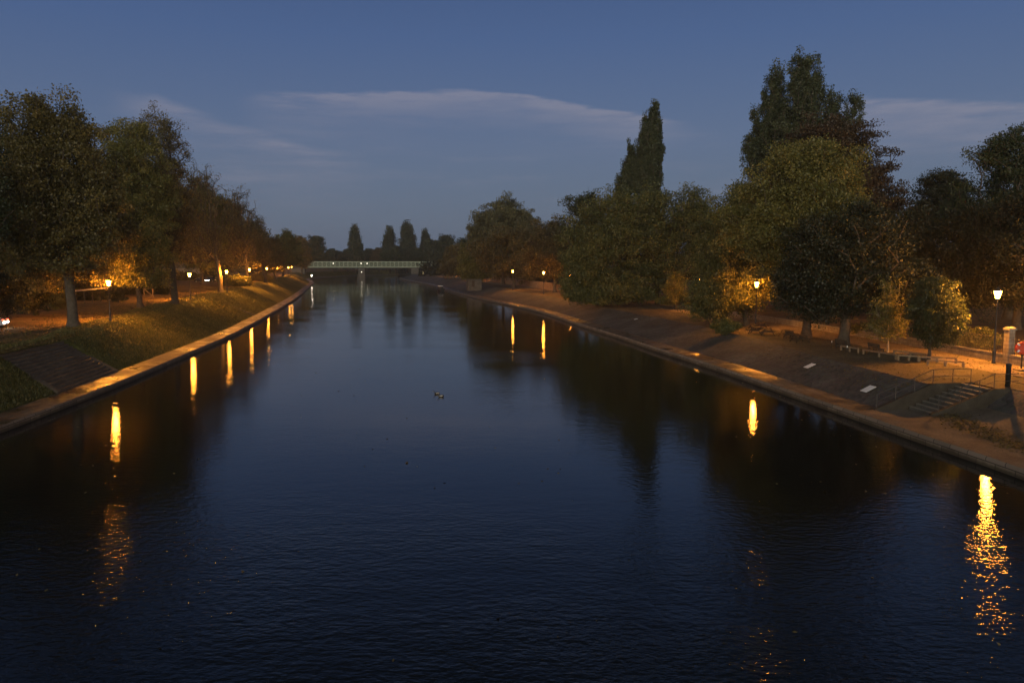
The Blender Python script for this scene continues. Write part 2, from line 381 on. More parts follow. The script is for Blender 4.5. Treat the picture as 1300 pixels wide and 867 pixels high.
# left bank
strip('quay_edge', left_edge, -1, YS, [(0, -3), (0, .38), (.06, .45)], M['quay_face'])
strip('quay_ledge', left_edge, -1, YS, [(.06, .45)] + [(LB * t, .45 + .05 * t) for t in (.3, .65)] + [(LB, .5)], M['ledge'], .01, .7)
def cut(t, s):
    a = blend(.5, L_z, s); b = blend(.5, L_z, t)
    return lambda y: np.where((y > 57.4) & (y < 68.4), b(y) - .3, a(y))
strip('grass_bank', left_edge, -1, YS,
      [(LB, .5)] + [(blend(LB, L_top, t), cut(t, s)) for t, s in ((.05, .03), (.15, .13), (.3, .3), (.45, .47), (.6, .64), (.75, .8), (.88, .92))] +
      [(L_top, L_z)] + [(blend(L_top, L_path, t), lambda y, t=t: L_z(y) + .08 * t) for t in (.35, .7, 1.0)], M['grass'], .05, 1.6)
strip('promenade_path', left_edge, -1, YS, [(L_path, lambda y: L_z(y) + .08), (lambda y: L_path(y) + 2, lambda y: L_z(y) + .12), (lambda y: L_path(y) + 4.2, lambda y: L_z(y) + .1)], M['litter'], .0)
strip('park_ground', left_edge, -1, YS, [(lambda y: L_path(y) + 4.2, lambda y: L_z(y) + .1)] + [(lambda y, k=k: L_path(y) + k, lambda y, k=k, z=z: L_z(y) + .1 + z) for k, z in ((7, .1), (12, .2), (20, .3), (40, .6), (90, 1), (300, 2), (1500, 3))], M['litter'], .06, 2.5)
# right bank: beyond the flight of steps
YR = np.concatenate([[49.8, 50.8], np.arange(52, 200, 2.0), np.arange(200, 420, 6.0), np.arange(420, 1500, 40.0), [1500.]])
RB = 2.2
strip('quay_edge', right_edge, 1, YS, [(0, -3), (0, .46), (.06, .53)], M['quay_face'])
strip('quay_ledge', right_edge, 1, YR, [(.06, .53)] + [(RB * t, .53 + .05 * t) for t in (.3, .65)] + [(RB, .58)], M['ledge'], .012, .7)
strip('cobbled_bank', right_edge, 1, YR, [(RB, .58)] + [(blend(RB, R_top, t), blend(.58, R_z, t)) for t in (.12, .25, .4, .55, .7, .85)] + [(R_top, R_z)], M['cobble'], .025, 1.2)
WP = 4.6
strip('riverside_ground', right_edge, 1, YR, [(R_top, R_z)] + [(blend(R_top, lambda y: R_wall(y) - WP, t), R_z) for t in (.15, .4, .7)] + [(lambda y: R_wall(y) - WP, R_z)], M['dirt'], .035, 1.4)
YR2 = np.concatenate([np.arange(-90, 50, 4.0), YR])
strip('riverside_path', right_edge, 1, YR2, [(lambda y: R_wall(y) - WP, R_z), (lambda y: R_wall(y) - WP / 2, lambda y: R_z(y) + .04), (R_wall, R_z)], M['path'])
strip('park_ground', right_edge, 1, YR2, [(R_wall, R_z)] + [(lambda y, k=k: R_wall(y) + k, lambda y, k=k, z=z: R_z(y) + z) for k, z in ((2, .2), (6, .5), (14, .9), (40, 1.4), (90, 2), (300, 2.5), (1500, 3))], M['litter'], .06, 2.5)
# right bank: the lower landing on the near side of the steps
YN = np.concatenate([np.arange(-90, 20, 10), np.arange(20, 47, 1.5), [47.6]])
YM = np.array([47.6, 48.7, 49.8])
strip('lower_landing', right_edge, 1, YN, [(.06, .53), (1.2, .55), (3, .58), (5.2, .8), (7.3, 1.1)], M['landing'], .004, 1.7)
strip('cobbled_bank', right_edge, 1, YN, [(7.3, 1.1), (8.0, 1.55), (8.7, 1.95), (9.3, R_z)], M['cobble'], .01, .8)
strip('riverside_ground', right_edge, 1, YN, [(9.3, R_z), (11, R_z), (lambda y: R_wall(y) - WP, R_z)], M['dirt'], .02, 1.4)
strip('lower_landing', right_edge, 1, YM, [(.06, .53), (2.0, .56), (8.6, .57)], M['landing'])
strip('riverside_ground', right_edge, 1, YM, [(8.5, R_z), (11, R_z), (lambda y: R_wall(y) - WP, R_z)], M['dirt'])

# river and the ground far behind
def sheet(name, x0, x1, y0, y1, z, mat):
    o = MB().add([(x0, y0, z), (x1, y0, z), (x1, y1, z), (x0, y1, z)], [(0, 1, 2, 3)]).build(name, mat); return tag(o, kind='structure')
sheet('river', -900, 500, -90, 1500, 0.0, M['water'])
sheet('far_ground', -2600, 2600, 1500, 4200, 3.5, M['litter'])

# ------------------------------------------------------------------ trees
def grow(seed, height, env, n_pts, trunk_r, lean=(0, 0), first=.18, up=.35, fast=False, leader=.8, tip=.02):
    """env: ellipsoids (x,y,z,rx,ry,rz) in tree space. Returns skeleton nodes and tips."""
    g = np.random.default_rng(seed)
    vol = np.array([e[3] * e[4] * e[5] for e in env]); vol = vol ** .6; vol /= vol.sum()
    pts = []
    for e, k in zip(env, (vol * n_pts).astype(int) + 1):
        d = g.normal(size=(k, 3)); d /= np.linalg.norm(d, axis=1)[:, None]
        r = g.random(k) ** .42
        # uneven outline: lobes and hollows
        lob = 1 + .13 * np.sin(d[:, 0] * 5 + seed) * np.sin(d[:, 2] * 6 + seed * 1.7) + .11 * np.sin(d[:, 1] * 7 + d[:, 2] * 4 + seed * .3)
        pts.append(np.array(e[:3]) + d * (r * lob)[:, None] * np.array(e[3:]))
    pts = np.concatenate(pts); pts = pts[pts[:, 2] > min(1.2, height * .15)]
    # trunk
    th = height * leader; k = max(6, int(th / .9)); zz = np.linspace(0, th, k + 1)
    w = g.normal(size=(k + 1, 2)).cumsum(0) * .035 * math.sqrt(height / 15); w -= w[0]
    node = [(w[i, 0] + lean[0] * (zz[i] / th), w[i, 1] + lean[1] * (zz[i] / th), zz[i]) for i in range(k + 1)]
    par = [-1] + list(range(k)); ln = list(zz)
    node = np.array(node); par = list(par); ln = np.array(ln)
    fz = height * first
    order = np.argsort(np.linalg.norm((pts - np.array([lean[0] * .5, lean[1] * .5, th * .45])) * np.array([1, 1, .6]), axis=1))
    tips = []
    for i in order:
        p = pts[i]; d = node - p; hd = np.hypot(d[:, 0], d[:, 1]); dist = np.sqrt((d ** 2).sum(1))
        slope = (1.6 if fast else up)
        bad = np.maximum(0, node[:, 2] + hd * slope - p[2])
        cost = dist + .22 * ln + bad * (1.6 if fast else 1.1) + np.where(node[:, 2] < fz, 50, 0)
        j = int(np.argmin(cost)); a = node[j]; L = dist[j]; m = max(1, int(L / .9))
        t = np.linspace(0, 1, m + 1)[1:, None]
        mid = (a + p) / 2 + np.array([0, 0, .12 * L]) + g.normal(size=3) * .09 * L
        seg = (1 - t) ** 2 * a + 2 * t * (1 - t) * mid + t ** 2 * p
        b0 = len(node); node = np.concatenate([node, seg])
        ln = np.concatenate([ln, ln[j] + L * t[:, 0]])
        par += [j] + list(range(b0, b0 + m - 1)); tips.append(b0 + m - 1)
    par = np.array(par); n = len(node); area = np.full(n, 1e-9); kids = np.zeros(n, int)
    for i in range(n - 1, 0, -1):
        if kids[i] == 0: area[i] = .022 ** 2.3
        area[par[i]] += area[i]; kids[par[i]] += 1
    rad = area ** (1 / 2.3); rad *= 1.0
    f = trunk_r / rad[0]
    rad = np.maximum(rad * f, tip)
    rad = np.minimum(rad, trunk_r * (1 - .35 * np.clip(node[:, 2] / height, 0, 1)))
    base = np.clip(1 - node[:, 2] / 1.3, 0, 1)
    rad[:k + 1] *= 1 + .55 * base[:k + 1] ** 2
    return node, par, rad, np.array(tips, int), k

def tubes(node, par, rad, rmin=.0):
    V = []; Q = []; off = 0
    i = np.arange(1, len(node)); keep = np.maximum(rad[i], 0) > rmin; i = i[keep]
    a = node[par[i]]; b = node[i]; d = b - a; L = np.linalg.norm(d, axis=1)[:, None] + 1e-9; d = d / L
    ref = np.where(np.abs(d[:, 2:3]) < .9, np.array([[0, 0, 1.]]), np.array([[1., 0, 0]]))
    u = np.cross(d, ref); u /= np.linalg.norm(u, axis=1)[:, None]; v = np.cross(u, d)
    ra = np.minimum(rad[par[i]], rad[i] * 1.7); rb = rad[i]
    for lo, hi, n in ((0, .06, 3), (.06, .2, 5), (.2, 9, 9)):
        s = (rb >= lo) & (rb < hi)
        if not s.any(): continue
        an = np.arange(n) * 2 * PI / n; c = np.cos(an)[None, :, None]; sn = np.sin(an)[None, :, None]
        ring = u[s][:, None] * c + v[s][:, None] * sn
        A = a[s][:, None] - d[s][:, None] * (ra[s] * .15)[:, None, None] + ring * ra[s][:, None, None]; B = b[s][:, None] + ring * rb[s][:, None, None]
        m = s.sum(); vv = np.concatenate([A, B], 1).reshape(-1, 3)
        k = np.arange(n); q = np.stack([k, (k + 1) % n, (k + 1) % n + n, k + n], 1)[None] + (np.arange(m) * 2 * n)[:, None, None] + off
        V.append(vv); Q.append(q.reshape(-1, 4)); off += len(vv)
    return np.concatenate(V), np.concatenate(Q)

def leaves(seed, centres, per, sig, size, flat=.65, stretch=1.0, tone0=None):
    g = np.random.default_rng(seed + 77); n = len(centres)
    cnt = g.poisson(per, n); idx = np.repeat(np.arange(n), cnt); m = len(idx)
    sg = (sig * g.uniform(.65, 1.35, n))[idx]
    o = np.clip(g.normal(size=(m, 3)), -1.5, 1.5) * sg[:, None] * np.array([1, 1, flat * stretch]) * .72
    c = centres[idx] + o
    nrm = g.normal(size=(m, 3)) + np.array([0, 0, .5]); nrm /= np.linalg.norm(nrm, axis=1)[:, None]
    t = np.cross(nrm, g.normal(size=(m, 3))); t /= np.linalg.norm(t, axis=1)[:, None] + 1e-9
    b = np.cross(nrm, t)
    s = size * g.uniform(.6, 1.35, m)[:, None]
    V = np.stack([c - t * s * .62, c + b * s * .36 - t * s * .05, c + t * s * .62, c - b * s * .36 - t * s * .05], 1).reshape(-1, 3)
    Q = np.arange(m * 4).reshape(-1, 4)
    ct = g.normal(.5, .17, n) if tone0 is None else tone0
    tone = np.clip(ct[idx] + g.normal(0, .15, m), 0, 1)
    return V, Q, tone

LEAF_N, LEAF_S = 1.9, .66
def tree(name, label, cat, x, y, z, height, env, leafmat, n_pts=260, per=70, sig=.8, size=.3, trunk_r=.4, seed=1, bark='bark',
         first=.2, up=.35, fast=False, leader=.75, lean=(0, 0), group=None, rmin=.0, flat=.65, stretch=1.0, tip=.02):
    root = thing(name, (x, y, z), label, cat, group)
    node, par, rad, tips, k = grow(seed, height, env, n_pts, trunk_r, lean, first, up, fast, leader, tip)
    V, Q = tubes(node, par, rad, rmin)
    np_mesh('trunk', V, Q, M[bark], root, smooth=True)
    g = np.random.default_rng(seed)
    # leaves sit round the twig ends and along the outer twigs
    cen = np.concatenate([node[tips], node[par[tips]][g.random(len(tips)) < .5]])
    V, Q, tone = leaves(seed, cen, per * LEAF_N, sig, size * LEAF_S, flat, stretch)
    np_mesh('crown', V, Q, M[leafmat], root, tone=tone)
    return root
def bank_z(x, y):
    """ground height under a point on either bank"""
    lo, ro = float(left_edge(y)) - x, x - float(right_edge(y))
    if lo > 0: return float(L_z(y)) + (.1 if lo > float(L_path(y)) else .03)
    extra = np.interp(ro - float(R_wall(y)), [0, 2, 6, 14, 40, 90, 300], [0, .2, .5, .9, 1.4, 2, 2.5])
    return float(R_z(y)) + float(extra)
def px_tree(name, label, cat, px, d, top_py, half_px, low_py, leafmat, base_px=None, shape='dome', **kw):
    """a tree whose crown stands on a bearing px at distance d, reaching the skyline top_py"""
    base_px = px if base_px is None else base_px
    x = px_x(base_px, d); z = bank_z(x, d); zt = top_z(top_py, d) - z; zl = max(1.0, top_z(low_py, d) - z)
    hw = half_px / F_PX * d; cx = px_x(px, d) - x
    hgt = zt; mid = (zt + zl) / 2; rz = (zt - zl) / 2
    if shape == 'dome':
        env = [(cx, 0, mid + rz * .1, hw * .92, hw * .85, rz * .9), (cx - hw * .35, hw * .1, zl + rz * .6, hw * .65, hw * .7, rz * .6), (cx + hw * .35, -hw * .1, zl + rz * .65, hw * .65, hw * .7, rz * .6), (cx, 0, zt - rz * .4, hw * .55, hw * .55, rz * .42)]
    elif shape == 'round':
        env = [(cx, 0, mid, hw, hw * .9, rz)]
    elif shape == 'column':
        env = [(cx, 0, zl + (zt - zl) * f, hw * w, hw * w, (zt - zl) * .17) for f, w in ((.12, .75), (.28, 1), (.45, .95), (.62, .78), (.77, .55), (.9, .3))]
    elif shape == 'cone':
        env = [(cx, 0, zl + (zt - zl) * f, hw * w, hw * w, (zt - zl) * .16) for f, w in ((.12, 1.), (.3, .88), (.48, .7), (.64, .55), (.8, .4), (.9, .22))]
    elif isinstance(shape, list):
        env = [(px_x(a, d) - x, ((i * 37) % 5 - 2) * .12 * hw, (top_z(t, d) + top_z(bt, d)) / 2 - z, w_ / F_PX * d, w_ / F_PX * d, (top_z(t, d) - top_z(bt, d)) / 2) for i, (a, t, bt, w_) in enumerate(shape)]
    for a, dd, t, bt, w_ in kw.pop('lobes', ()):
        env.append((px_x(a, dd) - x, dd - d, (top_z(t, dd) + top_z(bt, dd)) / 2 - z, w_ / F_PX * dd, w_ / F_PX * dd, (top_z(t, dd) - top_z(bt, dd)) / 2))
    kw.setdefault('lean', (cx * .6, 0))
    return tree(name, label, cat, x, d, z, hgt, env, M_name(leafmat), **kw)
def M_name(m): return m

# ---- left bank row
T = px_tree
T('broadleaf_tree', 'large olive brown tree with thick trunk at the top of the wide stone steps', 'tree', 80, 79, 122, 90, 366, 'leaf_autumn', base_px=92, n_pts=760, lobes=[(118, 86, 300, 368, 26), (60, 84, 310, 372, 30), (150, 84, 255, 330, 28), (20, 80, 240, 340, 34)], per=62, sig=.85, size=.3, trunk_r=.5, seed=11, first=.24)
T('broadleaf_tree', 'yellow leaved tree with slender trunk just right of the leftmost lamp', 'tree', 172, 111, 148, 60, 372, 'leaf_gold', base_px=178, n_pts=620, lobes=[(166, 91, 300, 380, 22), (152, 92.5, 262, 345, 26), (182, 97, 285, 365, 20), (116, 90, 292, 350, 20), (195, 106, 320, 372, 16)], per=55, sig=.85, size=.33, trunk_r=.36, seed=12, first=.18)
T('broadleaf_tree', 'tall forked tree with bare twigs at its crown standing on a grass mound', 'tree', 207, 122, 136, 52, 345, 'leaf_brown', base_px=222, n_pts=760, per=20, sig=.75, size=.32, trunk_r=.5, seed=13, first=.2, leader=.55, tip=.035)
LB_G = 'thin leaved trees along the left promenade'
T('broadleaf_tree', 'nearly bare tree with upright twigs behind the third lamp of the left bank', 'tree', 262, 164, 206, 38, 345, 'leaf_brown', base_px=281, n_pts=640, per=6, tip=.045, sig=.75, size=.34, trunk_r=.5, seed=14, first=.22, up=.9, group=LB_G)
T('broadleaf_tree', 'nearly bare tree with spiky top beside the fourth lamp of the left bank', 'tree', 304, 214, 238, 28, 345, 'leaf_brown', base_px=317, n_pts=560, per=6, tip=.055, sig=.8, size=.4, trunk_r=.5, seed=15, first=.2, up=.9, group=LB_G)
T('broadleaf_tree', 'thin bare topped tree on the skyline above the left lamp row end', 'tree', 326, 248, 268, 20, 345, 'leaf_brown', base_px=338, n_pts=440, per=8, tip=.06, sig=.8, size=.45, trunk_r=.45, seed=16, first=.2, group=LB_G)
T('broadleaf_tree', 'low brown tree lit orange from below by far left lamps', 'tree', 346, 300, 303, 22, 345, 'leaf_brown', base_px=350, n_pts=220, per=40, sig=1.1, size=.6, trunk_r=.4, seed=17, group=LB_G)
T('broadleaf_tree', 'rounded olive tree beyond the end of the left lamp row', 'tree', 366, 370, 294, 20, 340, 'leaf_olive', base_px=360, n_pts=220, per=45, sig=1.3, size=.75, trunk_r=.45, seed=18)
T('broadleaf_tree', 'brown tree between the olive tree and the dark tree near left bridge end', 'tree', 384, 430, 299, 14, 340, 'leaf_brown', n_pts=180, per=45, sig=1.4, size=.85, trunk_r=.45, seed=19)
T('broadleaf_tree', 'dark green bushy tree behind the left end of the bridge', 'tree', 402, 618, 298, 16, 338, 'leaf_green', n_pts=200, per=50, sig=1.7, size=1.1, trunk_r=.5, seed=20)
# ---- left background
BG = 'dark trees in the park behind the left promenade'
T('broadleaf_tree', 'dark green sparse tree at the far left edge of the picture', 'tree', -14, 92, 112, 48, 330, 'leaf_green', n_pts=380, per=45, sig=.85, size=.34, trunk_r=.45, seed=21, group=BG)
for i, (px, d, tp, hp, lo, lm, lb) in enumerate([
        (40, 118, 160, 55, 378, 'leaf_autumn', 'olive tree behind the large tree at the steps'),
        (-60, 70, 150, 80, 330, 'leaf_green', 'dark tree leaning in from beyond the left picture edge'),
        (132, 150, 150, 58, 378, 'leaf_autumn', 'olive tree filling the gap behind the leftmost lamp'),
        (215, 185, 205, 45, 350, 'leaf_brown', 'brown tree behind the forked tree on the mound'),
        (258, 215, 232, 38, 345, 'leaf_olive', 'olive tree behind the parked cars on the left'),
        (292, 270, 256, 30, 345, 'leaf_brown', 'brown tree in the park behind the fourth left lamp'),
        (20, 160, 190, 60, 370, 'leaf_dark', 'deep green tree low behind the hedge at far left'),
        (160, 210, 210, 50, 362, 'leaf_dark', 'deep green tree far behind the yellow leaved tree'),
        (322, 340, 285, 22, 345, 'leaf_brown', 'brown tree far behind the bare topped skyline tree')]):
    T('broadleaf_tree', lb, 'tree', px, d, tp, hp, lo, lm, n_pts=260, per=60, sig=.0068 * d + .35, size=.0027 * d + .08, trunk_r=.4, seed=40 + i, group=BG)
def shrub(label, px, d, top_py, half_px, leafmat, seed, group=None, base_py=None, x=None, n=70, per=60, size=.26):
    x = px_x(px, d); z = bank_z(x, d); h = max(1.2, top_z(top_py, d) - z); hw = half_px / F_PX * d
    env = [(0, 0, h * .52, hw, hw * .8, h * .5)]
    return tree('shrub', label, 'shrub', x, d, z, h, env, leafmat, n_pts=n, per=per, sig=.5 * max(.6, hw / 3), size=size, trunk_r=.09, seed=seed, first=.02, leader=.5, up=.2, group=group)
SG = 'bushes edging the left park'
shrub('dark rounded bush under trees at far left', 8, 88, 336, 34, 'leaf_dark', 61, SG, n=160)
shrub('dark upright bush left of the large tree trunk', 44, 93, 344, 24, 'leaf_dark', 62, SG, n=130)
shrub('olive bush with pale stems between dark bushes and large trunk', 70, 104, 362, 18, 'leaf_olive', 63, SG)
shrub('tall dark bush filling the left edge behind the pale car', -40, 84, 330, 34, 'leaf_dark', 160, SG, n=160)
shrub('dark leafy thicket behind the pale rail left of the lamp', 96, 140, 352, 40, 'leaf_dark', 161, SG, n=220, size=.34)
shrub('dark leafy thicket behind the pale rail right of the lamp', 165, 150, 350, 36, 'leaf_dark', 162, SG, n=200, size=.34)
shrub('deep green thicket closing the view behind the white gate', 225, 262, 346, 26, 'leaf_dark', 163, SG, n=160, size=.5)
shrub('deep green thicket at the left picture edge behind the bushes', 20, 120, 338, 60, 'leaf_dark', 164, SG, n=300, size=.34)
shrub('rounded dark bush below the leftmost lamp', 150, 122, 362, 13, 'leaf_dark', 64, SG)
shrub('low dark hedge bush behind the pale rail', 112, 128, 374, 26, 'leaf_dark', 65, SG)
shrub('dark bush to the right of the white gate', 205, 150, 362, 14, 'leaf_dark', 66, SG)
shrub('bushy growth behind the third left lamp', 300, 205, 350, 22, 'leaf_olive', 67, SG, size=.4)
shrub('long bush far along the left promenade', 330, 270, 349, 16, 'leaf_brown', 68, SG, size=.5)
# ---- right bank
T('broadleaf_tree', 'dark green spreading tree with thick pale trunk behind picnic tables', 'tree', 1078, 74, 262, 92, 405, 'leaf_dark', base_px=1072, lobes=[(1012, 76, 300, 404, 30), (1142, 78, 300, 404, 32), (1108, 76, 262, 340, 42), (1050, 73, 330, 408, 26)], n_pts=480, per=62, sig=.8, size=.28, trunk_r=.5, seed=71, first=.2, leader=.5)
T('broadleaf_tree', 'large golden green domed tree in front of the copper tree', 'tree', 1018, 83, 182, 84, 330, 'leaf_gold', base_px=1025, n_pts=760, lobes=[(1040, 82, 183, 270, 52), (950, 86, 225, 330, 45), (985, 84, 250, 370, 40)], per=68, sig=.85, size=.29, trunk_r=.45, seed=72, first=.25)
T('broadleaf_tree', 'drooping olive tree whose low boughs hide the second right lamp', 'tree', 934, 98, 234, 56, 412, 'leaf_olive', base_px=948, n_pts=680, per=66, sig=.85, size=.3, trunk_r=.36, seed=73, lobes=[(908, 97, 330, 410, 30), (897, 99, 350, 420, 24)], first=.1, up=.1)
T('copper_tree', 'dark coppery brown tree with layered boughs below the tall poplar', 'tree', 1052, 106, 148, 88, 320, 'leaf_copper', n_pts=640, per=62, sig=.95, size=.34, trunk_r=.6, seed=74, flat=.4)
T('poplar_tree', 'tallest broad poplar on the right skyline above the copper tree', 'tree', 1008, 126, 58, 70, 250, 'leaf_poplar', shape=[(996, 64, 140, 13), (1018, 64, 150, 13), (1034, 76, 150, 10), (1006, 74, 200, 22), (980, 76, 160, 12), (1000, 110, 240, 32), (968, 110, 210, 14), (976, 84, 190, 15), (1046, 105, 190, 15), (958, 122, 220, 14), (1064, 122, 190, 14), (946, 158, 230, 11), (1000, 110, 270, 34), (1030, 130, 260, 30), (975, 150, 270, 26)], n_pts=1300, per=40, sig=.45, size=.34, trunk_r=.7, seed=75, fast=True, stretch=2.2, leader=.9)
T('poplar_tree', 'narrow single poplar rising behind the middle of the right bank trees', 'tree', 818, 186, 127, 20, 300, 'leaf_poplar', shape=[(825, 127, 205, 8), (816, 146, 235, 8), (833, 158, 240, 6), (822, 190, 300, 13), (808, 178, 250, 6)], n_pts=760, per=45, sig=.45, size=.42, trunk_r=.6, seed=76, fast=True, stretch=2.4, leader=.95)
T('poplar_tree', 'shorter poplar stem at the left foot of the narrow single poplar', 'tree', 797, 188, 181, 12, 300, 'leaf_poplar', shape=[(798, 180, 250, 6), (792, 198, 300, 6), (784, 217, 260, 4)], n_pts=260, per=45, sig=.45, size=.42, trunk_r=.4, seed=77, fast=True, stretch=2.4, leader=.95)
T('broadleaf_tree', 'huge rounded olive tree in front of the narrow single poplar', 'tree', 836, 152, 230, 72, 382, 'leaf_olive', shape='round', n_pts=780, lobes=[(785, 150, 240, 330, 34), (880, 152, 242, 330, 30)], per=58, sig=1.1, size=.42, trunk_r=.55, seed=78)
T('broadleaf_tree', 'olive tree with boughs drooping down to the cobbled bank', 'tree', 765, 148, 264, 54, 398, 'leaf_olive', shape='round', n_pts=620, lobes=[(735, 144, 346, 404, 26), (768, 142, 350, 406, 30), (806, 143, 346, 402, 26), (745, 146, 310, 380, 30)], per=58, sig=1.05, size=.42, trunk_r=.45, seed=79, up=.05, first=.1)
T('broadleaf_tree', 'dark tree showing just left of the poplar foot on the skyline', 'tree', 745, 192, 243, 36, 340, 'leaf_green', n_pts=320, per=50, sig=1.1, size=.5, trunk_r=.5, seed=80)
T('broadleaf_tree', 'brown tree over the third lamp of the right bank', 'tree', 704, 212, 280, 52, 356, 'leaf_brown', shape='round', n_pts=520, per=55, sig=1.2, size=.52, trunk_r=.45, seed=81)
T('broadleaf_tree', 'brown tree over the fourth lamp of the right bank', 'tree', 652, 252, 286, 50, 356, 'leaf_brown', shape='round', n_pts=520, per=55, sig=1.3, size=.6, trunk_r=.45, seed=82)
T('broadleaf_tree', 'tall pale grey green domed tree rising behind the brown trees', 'tree', 639, 292, 252, 44, 330, 'leaf_grey', shape='round', n_pts=560, per=55, sig=1.4, size=.66, trunk_r=.6, seed=83)
T('broadleaf_tree', 'green tree with foliage down to the quay right of the moored boat', 'tree', 607, 304, 298, 26, 358, 'leaf_gold', n_pts=260, per=60, sig=1.4, size=.7, trunk_r=.4, seed=84, first=.08)
T('broadleaf_tree', 'small brown tree between the bridge end and the green tree', 'tree', 577, 385, 311, 18, 352, 'leaf_brown', n_pts=200, per=55, sig=1.5, size=.8, trunk_r=.35, seed=85)
T('broadleaf_tree', 'dark tree behind the right end of the bridge', 'tree', 590, 440, 304, 14, 350, 'leaf_green', n_pts=180, per=55, sig=1.6, size=.9, trunk_r=.4, seed=86)
T('conical_tree', 'small golden conical tree standing alone on the earth above the bank', 'tree', 857, 136, 344, 25, 391, 'leaf_gold', shape='cone', n_pts=170, per=60, sig=.42, size=.26, trunk_r=.11, seed=87, first=.08, leader=.9)
T('young_tree', 'thin pale trunked sapling with sparse leaves beside the timber rails', 'sapling', 1129, 69, 343, 32, 430, 'leaf_gold', base_px=1130, shape='cone', n_pts=150, per=12, sig=.4, size=.25, trunk_r=.075, seed=88, bark='pale_bark', first=.2, leader=.9)
T('young_tree', 'small round dark tree between the sapling and the nearest right lamp', 'tree', 1189, 63, 351, 34, 443, 'leaf_green', base_px=1183, shape='round', n_pts=210, per=62, sig=.42, size=.2, trunk_r=.11, seed=89, first=.22, leader=.8)
RG = 'dark trees behind the right wall'
T('broadleaf_tree', 'tall dark tree reaching the right edge of the skyline', 'tree', 1282, 96, 164, 78, 330, 'leaf_green', n_pts=560, per=40, sig=.9, size=.34, trunk_r=.6, seed=90, group=RG)
T('conifer_tree', 'dark pine crown seen low between copper tree and right edge tree', 'tree', 1190, 126, 216, 42, 300, 'leaf_dark', n_pts=300, per=55, sig=1.0, size=.36, trunk_r=.5, seed=91, group=RG, flat=.4)
for i, (px, d, tp, hp, lo, lm, lb) in enumerate([
        (1160, 96, 268, 50, 425, 'leaf_dark', 'deep green tree behind the sapling'),
        (1225, 90, 256, 52, 425, 'leaf_dark', 'deep green tree behind the small round tree'),
        (1292, 82, 240, 52, 420, 'leaf_dark', 'deep green tree behind the nearest right lamp'),
        (1350, 70, 190, 70, 400, 'leaf_dark', 'deep green tree beyond the right picture edge'),
        (1110, 118, 240, 50, 400, 'leaf_dark', 'deep green tree behind the dark spreading tree'),
        (985, 125, 300, 60, 400, 'leaf_dark', 'deep green tree behind the drooping olive tree'),
        (905, 170, 275, 40, 385, 'leaf_dark', 'deep green tree filling the gap right of the huge olive tree'),
        (690, 275, 315, 40, 368, 'leaf_dark', 'deep green tree low behind the third right lamp')]):
    T('broadleaf_tree', lb, 'tree', px, d, tp, hp, lo, lm, n_pts=280, per=62, sig=.0068 * d + .35, size=.0027 * d + .06, trunk_r=.4, seed=100 + i, group=RG)
shrub('leafy bush overhanging the near end of the picnic area', 922, 88, 405, 18, 'leaf_olive', 120, n=60, per=50)
WG = 'plants growing along the right wall'
for i, (px, d, tp, hp, lb) in enumerate([(1225, 70, 414, 20, 'ivy bush on the wall left of the nearest right lamp'), (1252, 68, 416, 18, 'ivy bush on the wall between the nearest right lamp and pillar'),
                                     (1195, 75, 424, 16, 'low bush by the wall behind the small round tree'), (1110, 84, 414, 26, 'wide bush on the wall behind the sapling')]):
    shrub(lb, px, d, tp, hp, 'leaf_olive', 130 + i, WG, n=60, per=50, size=.2)
# ---- beyond the bridge
FG = 'poplars beyond the bridge'
for i, (px, d, tp, hp, lb) in enumerate([(452, 660, 288, 9, 'leftmost poplar beyond the bridge, twin tipped'), (495.5, 660, 290, 9, 'pointed poplar beyond the middle of the bridge'),
                                         (518, 650, 282, 12, 'broadest poplar beyond the bridge'), (541, 690, 295, 7, 'small poplar beyond the right half of the bridge')]):
    T('poplar_tree', lb, 'tree', px, d, tp, hp, 336, 'leaf_poplar', shape='column', n_pts=190, per=55, sig=1.8, size=1.2, trunk_r=.7, seed=140 + i, fast=True, stretch=2.2, leader=.95, group=FG)
FB = 'broad trees beyond the bridge'
for i, (px, d, tp, hp, lm, lb) in enumerate([(424, 700, 316, 13, 'leaf_green', 'low dark tree beyond the left end of the bridge'), (442, 720, 318, 10, 'leaf_green', 'low tree left of the twin tipped poplar'),
        (469, 720, 317, 10, 'leaf_green', 'low tree right of the twin tipped poplar'), (482, 700, 316, 9, 'leaf_brown', 'low brown tree left of the pointed poplar'),
        (503, 640, 314, 15, 'leaf_green', 'rounded dark tree in front of the pointed poplar'), (531, 640, 316, 14, 'leaf_green', 'rounded dark tree right of the broadest poplar'),
        (550, 620, 305, 14, 'leaf_green', 'tall dark tree above the right end of the bridge'), (567, 628, 296, 15, 'leaf_green', 'dark loose crowned tree right of all the far poplars')]):
    T('broadleaf_tree', lb, 'tree', px, d, tp, hp, 340, lm, n_pts=170, per=50, sig=2.0, size=1.25, trunk_r=.6, seed=150 + i, group=FB)
